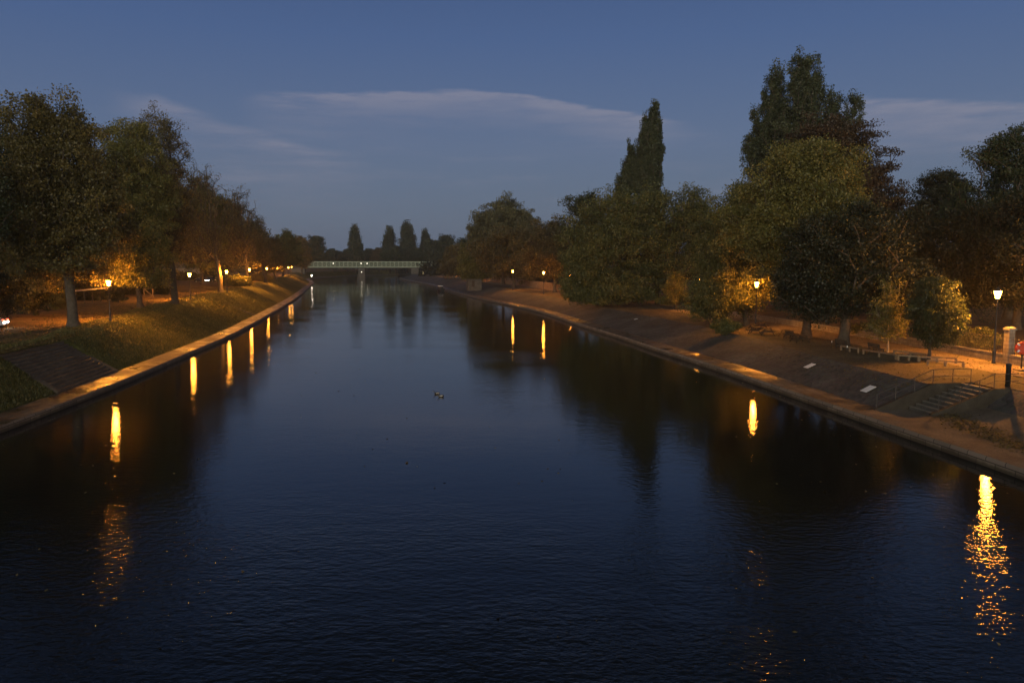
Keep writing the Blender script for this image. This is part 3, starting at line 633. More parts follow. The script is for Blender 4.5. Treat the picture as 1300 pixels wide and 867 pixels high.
# far-off woods that read as one mass
def wood(name, boxes, seed, size, label):
    g = np.random.default_rng(seed); C = []
    for x0, x1, y0, y1, z0, z1, n in boxes:
        p = np.stack([g.uniform(x0, x1, n), g.uniform(y0, y1, n), z0 + (z1 - z0) * g.random(n) ** .8], 1)
        p[:, 2] *= .78 + .22 * np.sin(p[:, 0] / 9 + seed) * np.sin(p[:, 1] / 11)
        C.append(p)
    V, Q, tone = leaves(seed, np.concatenate(C), 34, 3.0, size, .8)
    o = np_mesh(name, V, Q, M['leaf_dark'], tone=tone); tag(o, label, 'wood', kind='stuff')
wood('distant_wood', [(-330, 60, 800, 860, 3, 24, 900), (-420, -190, 420, 640, 3, 20, 700), (-60, 200, 480, 640, 3, 17, 700), (-260, -120, 200, 400, 3, 17, 600), (70, 230, 150, 420, 3, 17, 800), (-200, -90, 110, 200, 3, 14, 320)], 9, 1.6, 'dark woodland mass behind the riverside trees and bridge')

# fallen leaves
def litter(name, label, n, fn, size, mat, seed):
    g = np.random.default_rng(seed); P = fn(g, n); m = len(P)
    an = g.uniform(0, 2 * PI, m); s = size * g.uniform(.6, 1.4, m)
    t = np.stack([np.cos(an) * s, np.sin(an) * s, g.normal(0, .25, m) * s], 1); b = np.stack([-np.sin(an) * s * .6, np.cos(an) * s * .6, g.normal(0, .25, m) * s], 1)
    P = P + np.array([0, 0, .02])
    V = np.stack([P - t, P + b, P + t, P - b], 1).reshape(-1, 3)
    o = np_mesh(name, V, np.arange(m * 4).reshape(-1, 4), M[mat], tone=np.clip(g.normal(.6, .25, m), 0, 1)); tag(o, label, 'leaves', kind='stuff')
def lit_left(g, n):
    y = 55 + 150 * g.random(n) ** 1.5; lo = L_path(y) - 2.5 + g.exponential(4.0, n)
    P, Nn = frame(left_edge, -1, y); q = P + Nn * lo[:, None]
    return np.stack([q[:, 0], q[:, 1], L_z(y) + .1 + np.interp(lo - L_path(y), [-3, 0, 4.2, 7, 12, 20, 40], [-.03, 0, .03, .12, .22, .32, .6]) + .03], 1)
litter('fallen_leaves', 'brown fallen leaves strewn over the left promenade and verge', 16000, lit_left, .1, 'leaf_brown', 3)
def tufts(name, label, n, fn, h, seed):
    g = np.random.default_rng(seed); P = fn(g, n); m = len(P)
    an = g.uniform(0, 2 * PI, m); s = h * g.uniform(.5, 1.5, m); d = np.stack([np.cos(an), np.sin(an), np.zeros(m)], 1)
    up = np.stack([g.normal(0, .35, m) * s, g.normal(0, .35, m) * s, s], 1)
    V = np.stack([P - d * .05, P + d * .05, P + up + d * .015, P + up - d * .015], 1).reshape(-1, 3)
    o = np_mesh(name, V, np.arange(m * 4).reshape(-1, 4), M['leaf_grass'], tone=np.clip(g.normal(.5, .25, m), 0, 1)); tag(o, label, 'grass', kind='stuff')
def on_bank(g, n):
    y = 44 + 150 * g.random(n) ** 1.6; t = g.random(n); ot, op = L_top(y), L_path(y); o = LB + .1 + (op - LB) * t
    y, o, ot, op = [q[(y < 57.2) | (y > 68.7) | (o > ot + .3)] for q in (y, o, ot, op)]
    tt = np.clip((o - LB) / (ot - LB), 0, 1); ss = np.interp(tt, [0, .05, .15, .3, .45, .6, .75, .88, 1], [0, .03, .13, .3, .47, .64, .8, .92, 1])
    z = .5 + (L_z(y) - .5) * ss + .08 * np.clip((o - ot) / (op - ot), 0, 1)
    P, Nn = frame(left_edge, -1, y); q = P + Nn * o[:, None]; zz = z + bump2(q[:, 0], q[:, 1], 1.6, .05) - .03
    return np.stack([q[:, 0], q[:, 1], zz], 1)
tufts('grass_tufts', 'short uneven grass growing on the left bank', 70000, on_bank, .14, 8)
litter('fallen_leaves', 'scattered fallen leaves on the left grass bank', 5000, lambda g, n: on_bank(g, n) + np.array([0, 0, .08]), .09, 'leaf_brown', 12)
def lit_land(g, n):
    t = g.random(n); y = 47 - 9 * t + g.normal(0, .5, n); o = 4.5 - 1.8 * t + g.normal(0, .55, n)
    P, Nn = frame(right_edge, 1, y); q = P + Nn * o[:, None]
    return np.stack([q[:, 0], q[:, 1], np.interp(o, [0, 1.2, 3, 5.2, 7.3], [.53, .55, .58, .8, 1.1]) + .02], 1)
litter('fallen_leaves', 'drift of brown leaves lying on the lower landing by the steps', 1500, lit_land, .07, 'leaf_brown', 4)

def lit_right(g, n):
    y = 51 + 110 * g.random(n) ** 1.4; ot = R_top(y); o = ot + (R_wall(y) - ot) * g.random(n)
    dn = g.random(n) < .22; o = np.where(dn, RB + (ot - RB) * (.35 + .65 * g.random(n) ** .6), o)
    t = np.clip((o - RB) / (ot - RB), 0, 1); P, Nn = frame(right_edge, 1, y); q = P + Nn * o[:, None]
    return np.stack([q[:, 0], q[:, 1], .58 + (R_z(y) - .58) * t + .035], 1)
litter('fallen_leaves', 'brown fallen leaves on the right bank under the trees', 9000, lit_right, .065, 'leaf_brown', 31)
def afloat(g, n):
    y = 14 + 110 * g.random(n) ** 1.3; lx, rx = left_edge(y), right_edge(y); u = np.where(g.random(n) < .5, g.random(n) ** 2.2, 1 - g.random(n) ** 2.2)
    return np.stack([lx + (rx - lx) * (.01 + .98 * u), y, np.full(n, -.012)], 1)
litter('floating_leaves', 'scattered fallen leaves floating on the river', 500, afloat, .07, 'leaf_brown', 21)

# ------------------------------------------------------------------ street lamps
def lamp_proto(h, label, group, mat='lamp', loc=(0, 0, 0)):
    r = thing('street_lamp', loc, label, 'street lamp', group)
    MB().lathe([(.16, 0), (.16, .12), (.12, .2), (.12, .9), (.135, .95), (.1, 1.05), (.065, 1.2), (.05, h - .62), (.075, h - .56), (.05, h - .48), (.05, h - .34)], 12).build('post', M['iron'], r, True)
    MB().bar((-.3, 0, h - .75), (.3, 0, h - .75), .03).build('ladder_bar', M['iron'], r)
    fr = MB().lathe([(.06, h - .34), (.1, h - .3), (.1, h - .285)], 8)
    for k in range(4):
        a = PI / 4 + k * PI / 2
        fr.bar((.15 * math.cos(a), .15 * math.sin(a), h - .29), (.315 * math.cos(a), .315 * math.sin(a), h + .3), .018)
    fr.lathe([(.36, h + .3), (.34, h + .34), (.16, h + .5), (.08, h + .52), (.03, h + .64)], 4, rot=PI / 4)
    fr.build('lantern_frame', M['iron'], r)
    MB().lathe([(.12, h - .28), (.28, h + .29)], 4, rot=PI / 4).build('lantern_glass', M[mat], r)
    return r
LG = 'street lamps along the left promenade'
protoL = lamp_proto(4.3, '', LG); first = True
for px, d, hz, lb in [(139, 86.7, 8.27, 'leftmost lit street lamp, glowing beside yellow leaves'), (242, 134, 8.3, 'lit street lamp right of the forked tree on the mound'),
                      (289, 164, 8.85, 'lit street lamp at the top of the narrow stair in the grass'), (318, 205, 8.9, 'fourth lit street lamp from the left on the left bank'),
                      (340, 250, 8.95, 'fifth lit street lamp from the left on the left bank'), (353, 300, 8.95, 'sixth lit street lamp from the left on the left bank'),
                      (367.5, 390, 9.2, 'small bright lamp near the end of the left row'), (371.5, 455, 9.0, 'farthest tiny lamp of the left row')]:
    o = protoL if first else copy_tree(protoL); first = False
    x = px_x(px, d); o.location = (x, d, min(hz - 4.3, bank_z(x, d) + .0)); o['label'] = lb
RGp = 'street lamps along the right path'
protoR = lamp_proto(5.45, '', RGp, 'lamp_path'); first = True
for px, d, hz, lb in [(1266, 61.0, 7.7, 'nearest bright street lamp beside the right path'), (960, 92.5, 7.7, 'lit street lamp half hidden by drooping boughs above the picnic tables'),
                      (690, 200, 8.25, 'lit street lamp under brown trees, right one of the middle pair'), (651, 230, 8.7, 'lit street lamp under brown trees, left one of the middle pair'),
                      (887, 128, 7.65, 'street lamp hidden behind the drooping olive tree, lighting the golden conical tree'),
                      (724, 178, 7.6, 'street lamp mostly hidden behind the drooping olive tree'), (607, 345, 9.0, 'faint street lamp showing through the green quayside tree'),
                      (573, 450, 8.2, 'farthest right bank lamp glowing under trees near bridge')]:
    if px == 1266: o = protoR
    elif first: o = dimR = lamp_proto(5.45, lb, RGp, 'lamp_dim'); first = False
    else: o = copy_tree(dimR)
    x = px_x(px, d); o.location = (x, d, min(hz - 5.45, bank_z(x, d))); o['label'] = lb
lw = lamp_proto(2.6, 'white lamp on the quay by the left end of the bridge', None, 'lamp_white', (px_x(396.5, 505), 505, .5))

# ------------------------------------------------------------------ left bank steps
def flight(name, label, Y0, Y1, edge, side, o0, o1, z0, z1, n, mat, cheek=True):
    r = thing(name, (float(edge((Y0 + Y1) / 2)), (Y0 + Y1) / 2, 0), label, 'steps')
    base = Vector(r.location); ys = np.linspace(Y0, Y1, 7); P, Nn = frame(edge, side, ys)
    def pt(i, o, z): return (P[i, 0] + Nn[i, 0] * o - base.x, P[i, 1] + Nn[i, 1] * o - base.y, z)
    b = MB(); tr = (o1 - o0) / n; rise = (z1 - z0) / n
    for k in range(n):
        a, c = o0 + k * tr, o0 + (k + 1) * tr + .05; zt = z0 + (k + 1) * rise; zb = zt - rise - .35
        for i in range(6):
            b.add([pt(i, a, zb), pt(i + 1, a, zb), pt(i + 1, c, zb), pt(i, c, zb), pt(i, a, zt), pt(i + 1, a, zt), pt(i + 1, c, zt), pt(i, c, zt)],
                  [(0, 1, 5, 4), (4, 5, 6, 7), (0, 4, 7, 3), (1, 2, 6, 5), (2, 3, 7, 6)])
    b.build('treads', M[mat], r)
    if cheek:
        e = MB()
        for k in range(n):
            a = o0 + k * tr - .015; zt = z0 + (k + 1) * rise + .004
            for i in range(6): e.add([pt(i, a, zt - .05), pt(i + 1, a, zt - .05), pt(i + 1, a + .11, zt), pt(i, a + .11, zt), pt(i, a, zt), pt(i + 1, a, zt)], [(0, 1, 5, 4), (4, 5, 2, 3)])
        e.build('lit_edge_strips', M['landing'], r)  # light catching the tread edges is put in as paler strips
        for i, sgn in ((0, -1), (6, 1)):
            c = MB(); w = .42 * sgn
            pts = [pt(i, o0 - .1, z0 - .3), pt(i, o1 + .2, z1 - .3), pt(i, o1 + .2, z1 + .1), pt(i, o0 - .1, z0 + .16)]
            q = [(p[0], p[1] + w, p[2]) for p in pts]; p2 = [(p[0], p[1] + .01 * sgn, p[2]) for p in pts]
            c.add(p2 + q, [(0, 1, 2, 3), (7, 6, 5, 4), (0, 4, 5, 1), (1, 5, 6, 2), (2, 6, 7, 3), (3, 7, 4, 0)]); c.build('side_kerb', M['landing'], r)
    return r
flight('stone_steps', 'wide flight of dark stone steps up the left grass bank', 57.5, 68.3, left_edge, -1, LB - .02, 6.9, .5, 3.56, 14, 'dark_stone')
flight('narrow_stair', 'narrow dark stair running up the left grass bank to a lamp', 146, 147.3, left_edge, -1, LB, 10.9, .5, 4.08, 20, 'dark_stone', False)

# ------------------------------------------------------------------ right bank steps, rails, wall
st = thing('stone_steps', (26.3, 48.95, 0), 'short flight of stone steps with handrails from right landing to path', 'steps', rz=R(6.8))
b = MB(); n = 9
for k in range(n):
    zt = .57 + (k + 1) * 1.64 / n; xa = k * 4.05 / n
    b.box((xa + .26, 0, zt - .11), (.52, 2.4, .2))
    b.box((xa + .3, 0, zt - .34), (.4, 2.38, .3))
b.build('treads', M['dark_stone'], st)
nose = MB()
for k in range(n):
    zt = .57 + (k + 1) * 1.64 / n; xa = k * 4.05 / n
    nose.box((xa + .07, 0, zt + .002), (.2, 2.36, .03))
nose.build('pale_nosing', M['stone'], st)
wl = MB().prism([(-3.0, .3), (-2.3, .62), (1.7, 2.24), (4.6, 2.26), (4.6, .3)], 1.22, 1.52).build('side_wall', M['shaded_wall'], st)
wr = MB().prism([(-.35, .3), (-.3, .75), (3.9, 2.28), (4.9, 2.28), (4.9, .3)], -1.52, -1.22).build('side_wall', M['shaded_wall'], st)
def handrail(pts, posts, zup, low, parent=None, label=None):
    m = MB()
    for a, c in zip(pts[:-1], pts[1:]):
        m.bar((a[0], a[1], a[2] + zup), (c[0], c[1], c[2] + zup), .05, n=6)
        m.bar((a[0], a[1], a[2] + low), (c[0], c[1], c[2] + low), .035, n=6)
    for p in posts: m.bar((p[0], p[1], p[2] - .1), (p[0], p[1], p[2] + zup), .05, n=6)
    return m
def atx(x): return (x, 1.37, .62 + (x + 2.3) * 1.62 / 4.0 if x < 1.7 else 2.24)
hr = handrail([atx(-2.2), atx(1.7), atx(4.4)], [atx(-2.2), atx(-.9), atx(.4), atx(1.7), atx(3.1), atx(4.4)], .9, .45)
hr.build('handrail', M['rail'], st)
def aty(x): return (x, -1.37, .75 + (x + .3) * 1.53 / 4.2 if x < 3.9 else 2.28)
hr = handrail([aty(.2), aty(3.9), aty(5.55)], [aty(.2), aty(1.6), aty(2.9), aty(3.9)], .9, .45)
hr.build('handrail', M['rail'], st)
gp = MB().lathe([(.15, 0), (.15, 1.4), (.17, 1.42), (.17, 1.48), (.08, 1.54)], 10).build('iron_post', M['iron'], None, True)
gp.location = (31.95, 49.25, 2.18); tag(gp, 'thick black iron post at the head of the right steps', 'post')
rf = thing('railing', (32.1, 49.0, 2.2), 'three bar iron railing running off the right edge from the black post', 'railing')
m = MB()
for z in (.35, .75, 1.15): m.bar((0, 0, z), (3.2, -22, z), .05, n=6)
m.build('rails', M['rail'], rf)
for k in range(1, 10): MB().bar((.33 * k, -2.25 * k, 0), (.33 * k, -2.25 * k, 1.2), .06, n=6).build('upright', M['rail'], rf)

def wall_run(name, label, Y0, Y1, h, thick, off, mat, cap=True, cat='wall'):
    ys = np.linspace(Y0, Y1, max(4, int((Y1 - Y0) / 3))); P, Nn = frame(right_edge, 1, ys); o = R_wall(ys) + off
    mid = P + Nn * o[:, None]; base = (float(mid[:, 0].mean()), float(mid[:, 1].mean()), 0)
    r = thing(name, base, label, cat); b = MB(); c = MB()
    for i in range(len(ys) - 1):
        z0, z1 = float(R_z(ys[i])), float(R_z(ys[i + 1]))
        def q(j, t, z): v = mid[j] + Nn[j] * t; return (v[0] - base[0], v[1] - base[1], z)
        for bb, t0, t1, za, zb in ((b, 0, thick, -.3, h), (c, -.04, thick + .04, h, h + .1)):
            vs = [q(i, t0, z0 + za), q(i + 1, t0, z1 + za), q(i + 1, t1, z1 + za), q(i, t1, z0 + za), q(i, t0, z0 + zb), q(i + 1, t0, z1 + zb), q(i + 1, t1, z1 + zb), q(i, t1, z0 + zb)]
            fs = [(0, 1, 5, 4), (4, 5, 6, 7), (2, 3, 7, 6)]
            if i == 0: fs.append((3, 0, 4, 7))
            if i == len(ys) - 2: fs.append((1, 2, 6, 5))
            bb.add(vs, fs)
    b.build('wall_face', M[mat], r); c.build('coping', M['stone'], r); return r
wall_run('low_wall', 'low stone wall along the right path behind the lamp', 56.5, 140, .65, .35, .1, 'ashlar')
wall_run('low_wall', 'low stone wall at the right edge behind the red lifebuoy', 10, 55.5, .8, .35, .1, 'ashlar')
wall_run('brick_wall', 'brick wall lit orange under the trees by the middle pair of lamps', 141, 330, 2.1, .35, .1, 'brick')
P, Nn = frame(right_edge, 1, np.array([56.0])); pc = P[0] + Nn[0] * (R_wall(56.0) + .3)
pil = thing('gate_pillar', (px_x(1279, 61.5), 61.0, 2.18), 'tall square stone pillar at the path edge behind the nearest right lamp', 'pillar', rz=R(12))
MB().box((0, 0, 1.35), (.56, .56, 2.7)).build('shaft', M['ashlar'], pil, bevel=.03)
MB().box((0, 0, 2.76), (.68, .68, .14)).build('cap_slab', M['stone'], pil); MB().lathe([(.4, 2.83), (.34, 2.9), (.1, 2.98)], 4, rot=PI / 4).build('cap_top', M['stone'], pil)
# iron fence on the low wall
ys = np.arange(57, 139.9, 2.6); P, Nn = frame(right_edge, 1, ys); q = P + Nn * (R_wall(ys) + .28)[:, None]
fz = thing('iron_fence', (float(q[0, 0]), float(q[0, 1]), 0), 'old iron fence standing on the low stone wall of the right path', 'fence')
m = MB(); u = MB(); bx, by = q[0]
for i in range(len(ys) - 1):
    a = (q[i, 0] - bx, q[i, 1] - by); c = (q[i + 1, 0] - bx, q[i + 1, 1] - by); z0, z1 = R_z(ys[i]) + .75, R_z(ys[i + 1]) + .75
    for hh in (.15, 1.2): m.bar((*a, z0 + hh), (*c, z1 + hh), .04)
    for t in np.arange(0, 1, 1 / 12):
        px_, py_ = a[0] + (c[0] - a[0]) * t, a[1] + (c[1] - a[1]) * t; u.bar((px_, py_, z0), (px_, py_, z0 + 1.35), .02)
m.build('rails', M['rail'], fz); u.build('railings', M['rail'], fz)
# lifebuoy
lb = thing('lifebuoy', (px_x(1293, 58.6), 57.8, 2.18), 'round red lifebuoy on its post at the right edge of the picture', 'lifebuoy', rz=R(-32))
V = []; Fq = []
for i in range(24):
    for j in range(10):
        a, c = 2 * PI * i / 24, 2 * PI * j / 10; rr = .36 + .1 * math.cos(c)
        V.append((rr * math.cos(a), .1 * math.sin(c) - .12, 1.62 + rr * math.sin(a)))
        Fq.append((i * 10 + j, ((i + 1) % 24) * 10 + j, ((i + 1) % 24) * 10 + (j + 1) % 10, i * 10 + (j + 1) % 10))
MB().add(V, Fq).build('ring', M['red_plastic'], lb, True)
hs = MB().lathe([(.5, 0), (.5, .05), (.46, .07)], 24).build('housing', M['red_plastic'], lb)
hs.rotation_euler = (PI / 2, 0, 0); hs.location = (0, .06, 1.62)
for k in range(4):
    a = PI / 4 + k * PI / 2; s = MB()
    s.lathe([(.107, -.06), (.107, .06)], 12); o = s.build('white_band', M['white_paint'], lb)
    o.location = (.36 * math.cos(a), -.12, 1.62 + .36 * math.sin(a)); o.rotation_euler = (0, -a, 0) if k % 2 == 0 else (0, -a, 0)
MB().bar((0, .14, 0), (0, .14, 1.9), .09).build('post', M['dark_timber'], lb)

# knee rails, benches, picnic tables
def knee_rail(p, q, label, mat='timber', h=.42, group='low timber rails around the young trees'):
    a, c = Vector((*p, 2.18)), Vector((*q, 2.18)); r = thing('timber_rail', a, label, 'rail', group); d = c - a
    MB().bar((0, 0, h), (d.x, d.y, h), .13, .11).build('beam', M[mat], r)
    for t in (.02, .5, .98):
        MB().box((d.x * t, d.y * t, h * .5 - .07), (.13, .13, h)).build('post', M[mat], r)
knee_rail((32.5, 60.0), (34.6, 58.6), 'pale timber rail lit brightly in front of the small round tree')
knee_rail((32.9, 62.2), (35.4, 61.0), 'dark timber rail behind the pale rail at the small round tree')
knee_rail((30.9, 67.6), (31.8, 63.4), 'timber rail along the bank side of the sapling')
knee_rail((31.8, 63.2), (33.2, 62.4), 'short timber rail lit at its end below the sapling')
knee_rail((33.1, 66.6), (34.6, 63.8), 'dark timber rail on the path side of the sapling')
knee_rail((30.2, 70.5), (30.8, 68.2), 'timber rail at the end of the picnic area nearest the sapling')
def picnic(loc, rz):
    r = thing('picnic_table', loc, '', 'picnic table', 'picnic tables under the right bank trees', rz)
    t = MB()
    for k in range(5): t.box((0, -.32 + k * .16, .74), (1.8, .145, .04))
    t.build('table_top', M['dark_timber'], r)
    for s in (-1, 1):
        x = MB()
        for k in range(2): x.box((0, s * (.66 + k * .15), .44), (1.8, .14, .04))
        x.build('seat', M['dark_timber'], r)
        l = MB(); l.bar((s * .62, -.28, .72), (s * .62, -.72, 0), .07, .1); l.bar((s * .62, .28, .72), (s * .62, .72, 0), .07, .1)
        l.bar((s * .62, -.76, .4), (s * .62, .76, .4), .06, .1); l.build('trestle', M['dark_timber'], r)
    return r
pt0 = picnic((28.6, 86, 2.2), R(75)); spots = [(28.9, 92, 70, 'picnic table left of the drooping tree trunk'), (28.0, 96.5, 82, 'picnic table farthest along the bank from the sapling'),
    (29.9, 83.5, 95, 'picnic table right of the bench under dark boughs'), (27.9, 88.0, 60, 'picnic table on the bank side of the drooping tree'), (30.6, 94.5, 78, 'picnic table nearest the half hidden lamp'), (29.2, 78, 100, 'picnic table below the thick pale trunk')]
pt0['label'] = 'picnic table in the middle of the seats under the trees'
for x, y, a, lb_ in spots:
    o = copy_tree(pt0); o.location = (x, y, 2.2); o.rotation_euler = (0, 0, R(a)); o['label'] = lb_
def bench(loc, rz, label):
    r = thing('park_bench', loc, label, 'bench', 'benches facing the river', rz)
    s = MB(); [s.box((0, -.18 + .12 * k, .45), (1.7, .1, .04)) for k in range(4)]; s.build('seat', M['dark_timber'], r)
    s = MB(); [s.box((0, .26 + .03 * k, .6 + .12 * k), (1.7, .035, .1)) for k in range(3)]; s.build('backrest', M['dark_timber'], r)
    for sx in (-1, 1):
        l = MB(); l.bar((sx * .7, -.18, 0), (sx * .7, -.18, .43), .06); l.bar((sx * .7, .24, 0), (sx * .7, .34, .9), .06); l.bar((sx * .7, -.2, .4), (sx * .7, .27, .4), .05); l.build('leg_frame', M['iron'], r)
bench((29.4, 80.8, 2.2), R(98), 'dark bench just left of the trunk under dark boughs')
bench((31.0, 71.8, 2.2), R(105), 'dark bench between the thick pale trunk and the sapling')
bench((32.4, 68.2, 2.2), R(100), 'dark bench just left of the sapling on the path side')
for i, (px, py, lb_) in enumerate([(1058, 435, 'small white topped marker post right of the dark trunk'), (1078, 442, 'small white topped marker post by the thick pale trunk')]):
    d = 7.8 * F_PX / (py + 7 - 336.5); o = thing('marker_post', (px_x(px, d), d, 2.18), lb_, 'post', 'white topped posts')
    MB().bar((0, 0, 0), (0, 0, .55), .07, n=6).build('shaft', M['dark_timber'], o); MB().bar((0, 0, .55), (0, 0, .72), .075, n=6).build('white_top', M['white_paint'], o)

# white plates lying on the cobbled bank
def plate(Y, o, w, h, label):
    P, Nn = frame(right_edge, 1, np.array([Y])); ot = float(R_top(Y)); t = (o - RB) / (ot - RB); z = .58 + t * (float(R_z(Y)) - .58)
    q = P[0] + Nn[0] * o; r = thing('sign_plate', (q[0], q[1], z), label, 'sign', 'white plates on the cobbled bank')
    sl = math.atan2(float(R_z(Y)) - .58, ot - RB); az = math.atan2(Nn[0, 1], Nn[0, 0]); r.rotation_euler = (0, -sl, az)
    MB().box((0, 0, .22), (w, h, .03)).build('plate', M['sign_white'], r, bevel=.008)
    for sx in (-1, 1): MB().box((0, sx * h * .3, .08), (.06, .06, .26)).build('bracket', M['dark_timber'], r)
plate(53.2, 3.4, .85, .75, 'white plate on the cobbled bank close to the handrail')
plate(63.0, 4.3, .8, .7, 'white plate on the cobbled bank below the sapling')
plate(116, 6.5, .5, .5, 'small pale plate on the cobbled bank below the golden conical tree')

# ------------------------------------------------------------------ left bank furniture
gt = thing('gate', (px_x(189, 141), 141, bank_z(px_x(189, 141), 141)), 'white timber gate with one diagonal brace by the yellow tree', 'gate', rz=R(-12))
m = MB(); w, h = 1.8, 1.75
for s in (-1, 1): MB().box((s * w / 2, 0, h / 2), (.13, .13, h)).build('post', M['timber'], gt)
for z in (.25, h - .1): m.bar((-w / 2, -.01, z), (w / 2, -.01, z), .05, .12)
m.build('rails', M['timber'], gt); MB().bar((-w / 2, -.05, h - .15), (w / 2, -.05, .3), .05, .12).build('brace', M['timber'], gt)
pr = thing('rail_fence', (px_x(60, 112), 112, 0), 'long pale rail fence seen behind the large tree trunk', 'fence')
A = Vector((px_x(62, 108), 108, bank_z(px_x(62, 108), 108))); B = Vector((px_x(137, 126), 126, bank_z(px_x(137, 126), 126))); d = B - A
m = MB(); a0 = A - Vector(pr.location)
m.bar(a0 + Vector((0, 0, 2.2)), a0 + d + Vector((0, 0, 2.35)), .12, .2); m.build('rail', M['white_wood'], pr)
for k in range(8): p = a0 + d * (k / 7); MB().bar(p, p + Vector((0, 0, 2.2)), .1).build('post', M['dark_timber'], pr)

def car(loc, rz, label, paint, head=False, tail=False, group=None):
    r = thing('parked_car', loc, label, 'car', group, rz)
    prof = [(-2.1, .35), (-2.15, .75), (-2.05, .92), (-1.55, 1.0), (-1.0, 1.42), (.45, 1.45), (1.05, 1.02), (1.95, .88), (2.12, .68), (2.1, .35)]
    b = MB(); n = len(prof); ring = []
    for s, k in ((-.86, .0), (.86, .0)):
        ring.append([(x, s * (.82 if z > 1.1 else 1.0), z) for x, z in prof])
    b.add(ring[0] + ring[1], [tuple(range(n)), tuple(range(n, 2 * n))[::-1]] + [(k, n + k, n + (k + 1) % n, (k + 1) % n) for k in range(n)])
    b.build('body', M[paint], r, bevel=.05)
    for s in (-1, 1):
        w = MB(); w.add([(-1.25, s * .85, 1.04), (.85, s * .85, 1.04), (.4, s * .745, 1.37), (-.95, s * .745, 1.37)], [(0, 1, 2, 3)]); w.build('side_window', M['glass_dark'], r)
        for x in (-1.3, 1.3):
            wh = MB().lathe([(.2, -.1), (.32, -.1), (.33, 0), (.32, .1), (.2, .1)], 16).build('wheel', M['rubber'], r); wh.location = (x, s * .78, .33); wh.rotation_euler = (PI / 2, 0, 0)
            MB().lathe([(.19, -.11), (.19, .11), (.06, .12)], 10).build('rim', M['car_silver'], wh)
        MB().box((2.06, s * .6, .72), (.16, .34, .16)).build('headlight', M['headlight'] if head else M['white_paint'], r)
        MB().box((-2.1, s * .66, .82), (.14, .26, .2)).build('taillight', M['taillight'] if tail else M['red_plastic'], r)
    MB().add([(1.02, -.7, 1.06), (1.02, .7, 1.06), (.5, .64, 1.42), (.5, -.64, 1.42)], [(0, 1, 2, 3)]).build('windscreen', M['glass_dark'], r)
    MB().add([(-1.5, -.7, 1.06), (-1.5, .7, 1.06), (-1.03, .64, 1.4), (-1.03, -.64, 1.4)], [(0, 1, 2, 3)]).build('rear_window', M['glass_dark'], r)
    MB().box((-2.15, 0, .6), (.04, .5, .11)).build('number_plate', M['white_paint'], r)
    return r
x = px_x(0, 76); cr = car((-52.6, 76.3, bank_z(-51, 76) + .02), R(196), 'pale car cut off by the left picture edge with red rear lights on', 'car_silver', tail=True)
for s in (-1, 1): MB().box((-2.14, s * .5, .62), (.12, .3, .16)).build('reversing_light', M['headlight'], cr)
CG = 'cars parked behind the left lamps'
car((px_x(257, 236), 236, bank_z(px_x(257, 236), 236) + .15), R(-20), 'dark parked car nearer the lamp with glowing headlight', 'car_dark', head=True, group=CG)
car((px_x(270, 243), 243, bank_z(px_x(270, 243), 243) + .15), R(-24), 'dark parked car on the right of the other parked car', 'car_dark', group=CG)

def house(loc, size, rz, label, storeys=2, cols=3, wallm='brick', lit=()):
    w, dp, h = size; r = thing('house', loc, label, 'house', rz=rz)
    MB().box((0, 0, h / 2 - .5), (w, dp, h + 1)).build('walls', M[wallm], r)
    rf = MB().prism([(-w / 2 - .3, h - .02), (w / 2 + .3, h - .02), (0, h + w * .28)], -dp / 2 - .3, dp / 2 + .3).build('roof', M['dark_stone'], r)
    MB().box((w * .2, 0, h + w * .26), (.8, .8, 2)).build('chimney', M['brick'], rf)
    for k in range(storeys):
        for c in range(cols):
            xx = -w / 2 + (c + .5) * w / cols; zz = 1.5 + k * h / storeys
            f = MB().box((xx, -dp / 2 - .02, zz), (1.2, .1, 1.5)).build('window', M['white_wood'], r)
            MB().box((xx, -dp / 2 - .075, zz), (1.0, .03, 1.3)).build('pane', M['lit_window'] if (k, c) in lit else M['glass_dark'], f)
    MB().box((w * .38, -dp / 2 - .02, 1.05), (1.0, .1, 2.1)).build('door', M['dark_timber'], r)
house((px_x(232, 285), 285, 4.6), (13, 8, 4.2), R(18), 'low pale house glimpsed behind the parked cars and forked tree', 1, 4, 'ashlar', ((0, 0), (0, 1), (0, 3)))

# ------------------------------------------------------------------ the far bridge
BY = 590.0
pa = Vector((-156, BY - 6, 0)); pb = Vector((-62, BY + 10, 0)); dv = pb - pa; Lb = dv.length; br_rz = math.atan2(dv.y, dv.x)
br = thing('railway_bridge', (pa.x, pa.y, 0), 'pale green lattice girder bridge on a stone pier crossing the river', 'bridge', rz=br_rz)
zb, zt = 8.3, 12.6
MB().box((Lb / 2 + 1, 3.2, zb - .55), (Lb + 22, 6.2, 1.0)).build('deck', M['bridge_dark'], br)
for yy, nm in ((-.1, 'near'), (6.5, 'far')):
    g = MB(); g.box((Lb / 2, yy, zb + .15), (Lb, .5, .8)); g.box((Lb / 2, yy, zt - .25), (Lb, .5, .6))
    g.build('girder_chords', M['bridge_paint'], br)
    g = MB(); nb = 30
    for k in range(nb + 1): g.box((Lb * k / nb, yy, (zb + zt) / 2), (.6, .35, zt - zb - .9))
    for k in range(nb):
        g.bar((Lb * k / nb, yy - .05, zb + .5), (Lb * (k + 1) / nb, yy - .05, zt - .6), .4, .12); g.bar((Lb * (k + 1) / nb, yy + .05, zb + .5), (Lb * k / nb, yy + .05, zt - .6), .4, .12)
    g.build('lattice', M['bridge_paint'], br)
    MB().box((Lb / 2, yy + (.4 if yy < 1 else -.4), (zb + zt) / 2 - .1), (Lb, .1, zt - zb - 1.6)).build('tone_panel', M['bridge_fill'], br)  # solid panel added behind the lattice to give a mid-tone between the chords
pr_x = Lb * .44
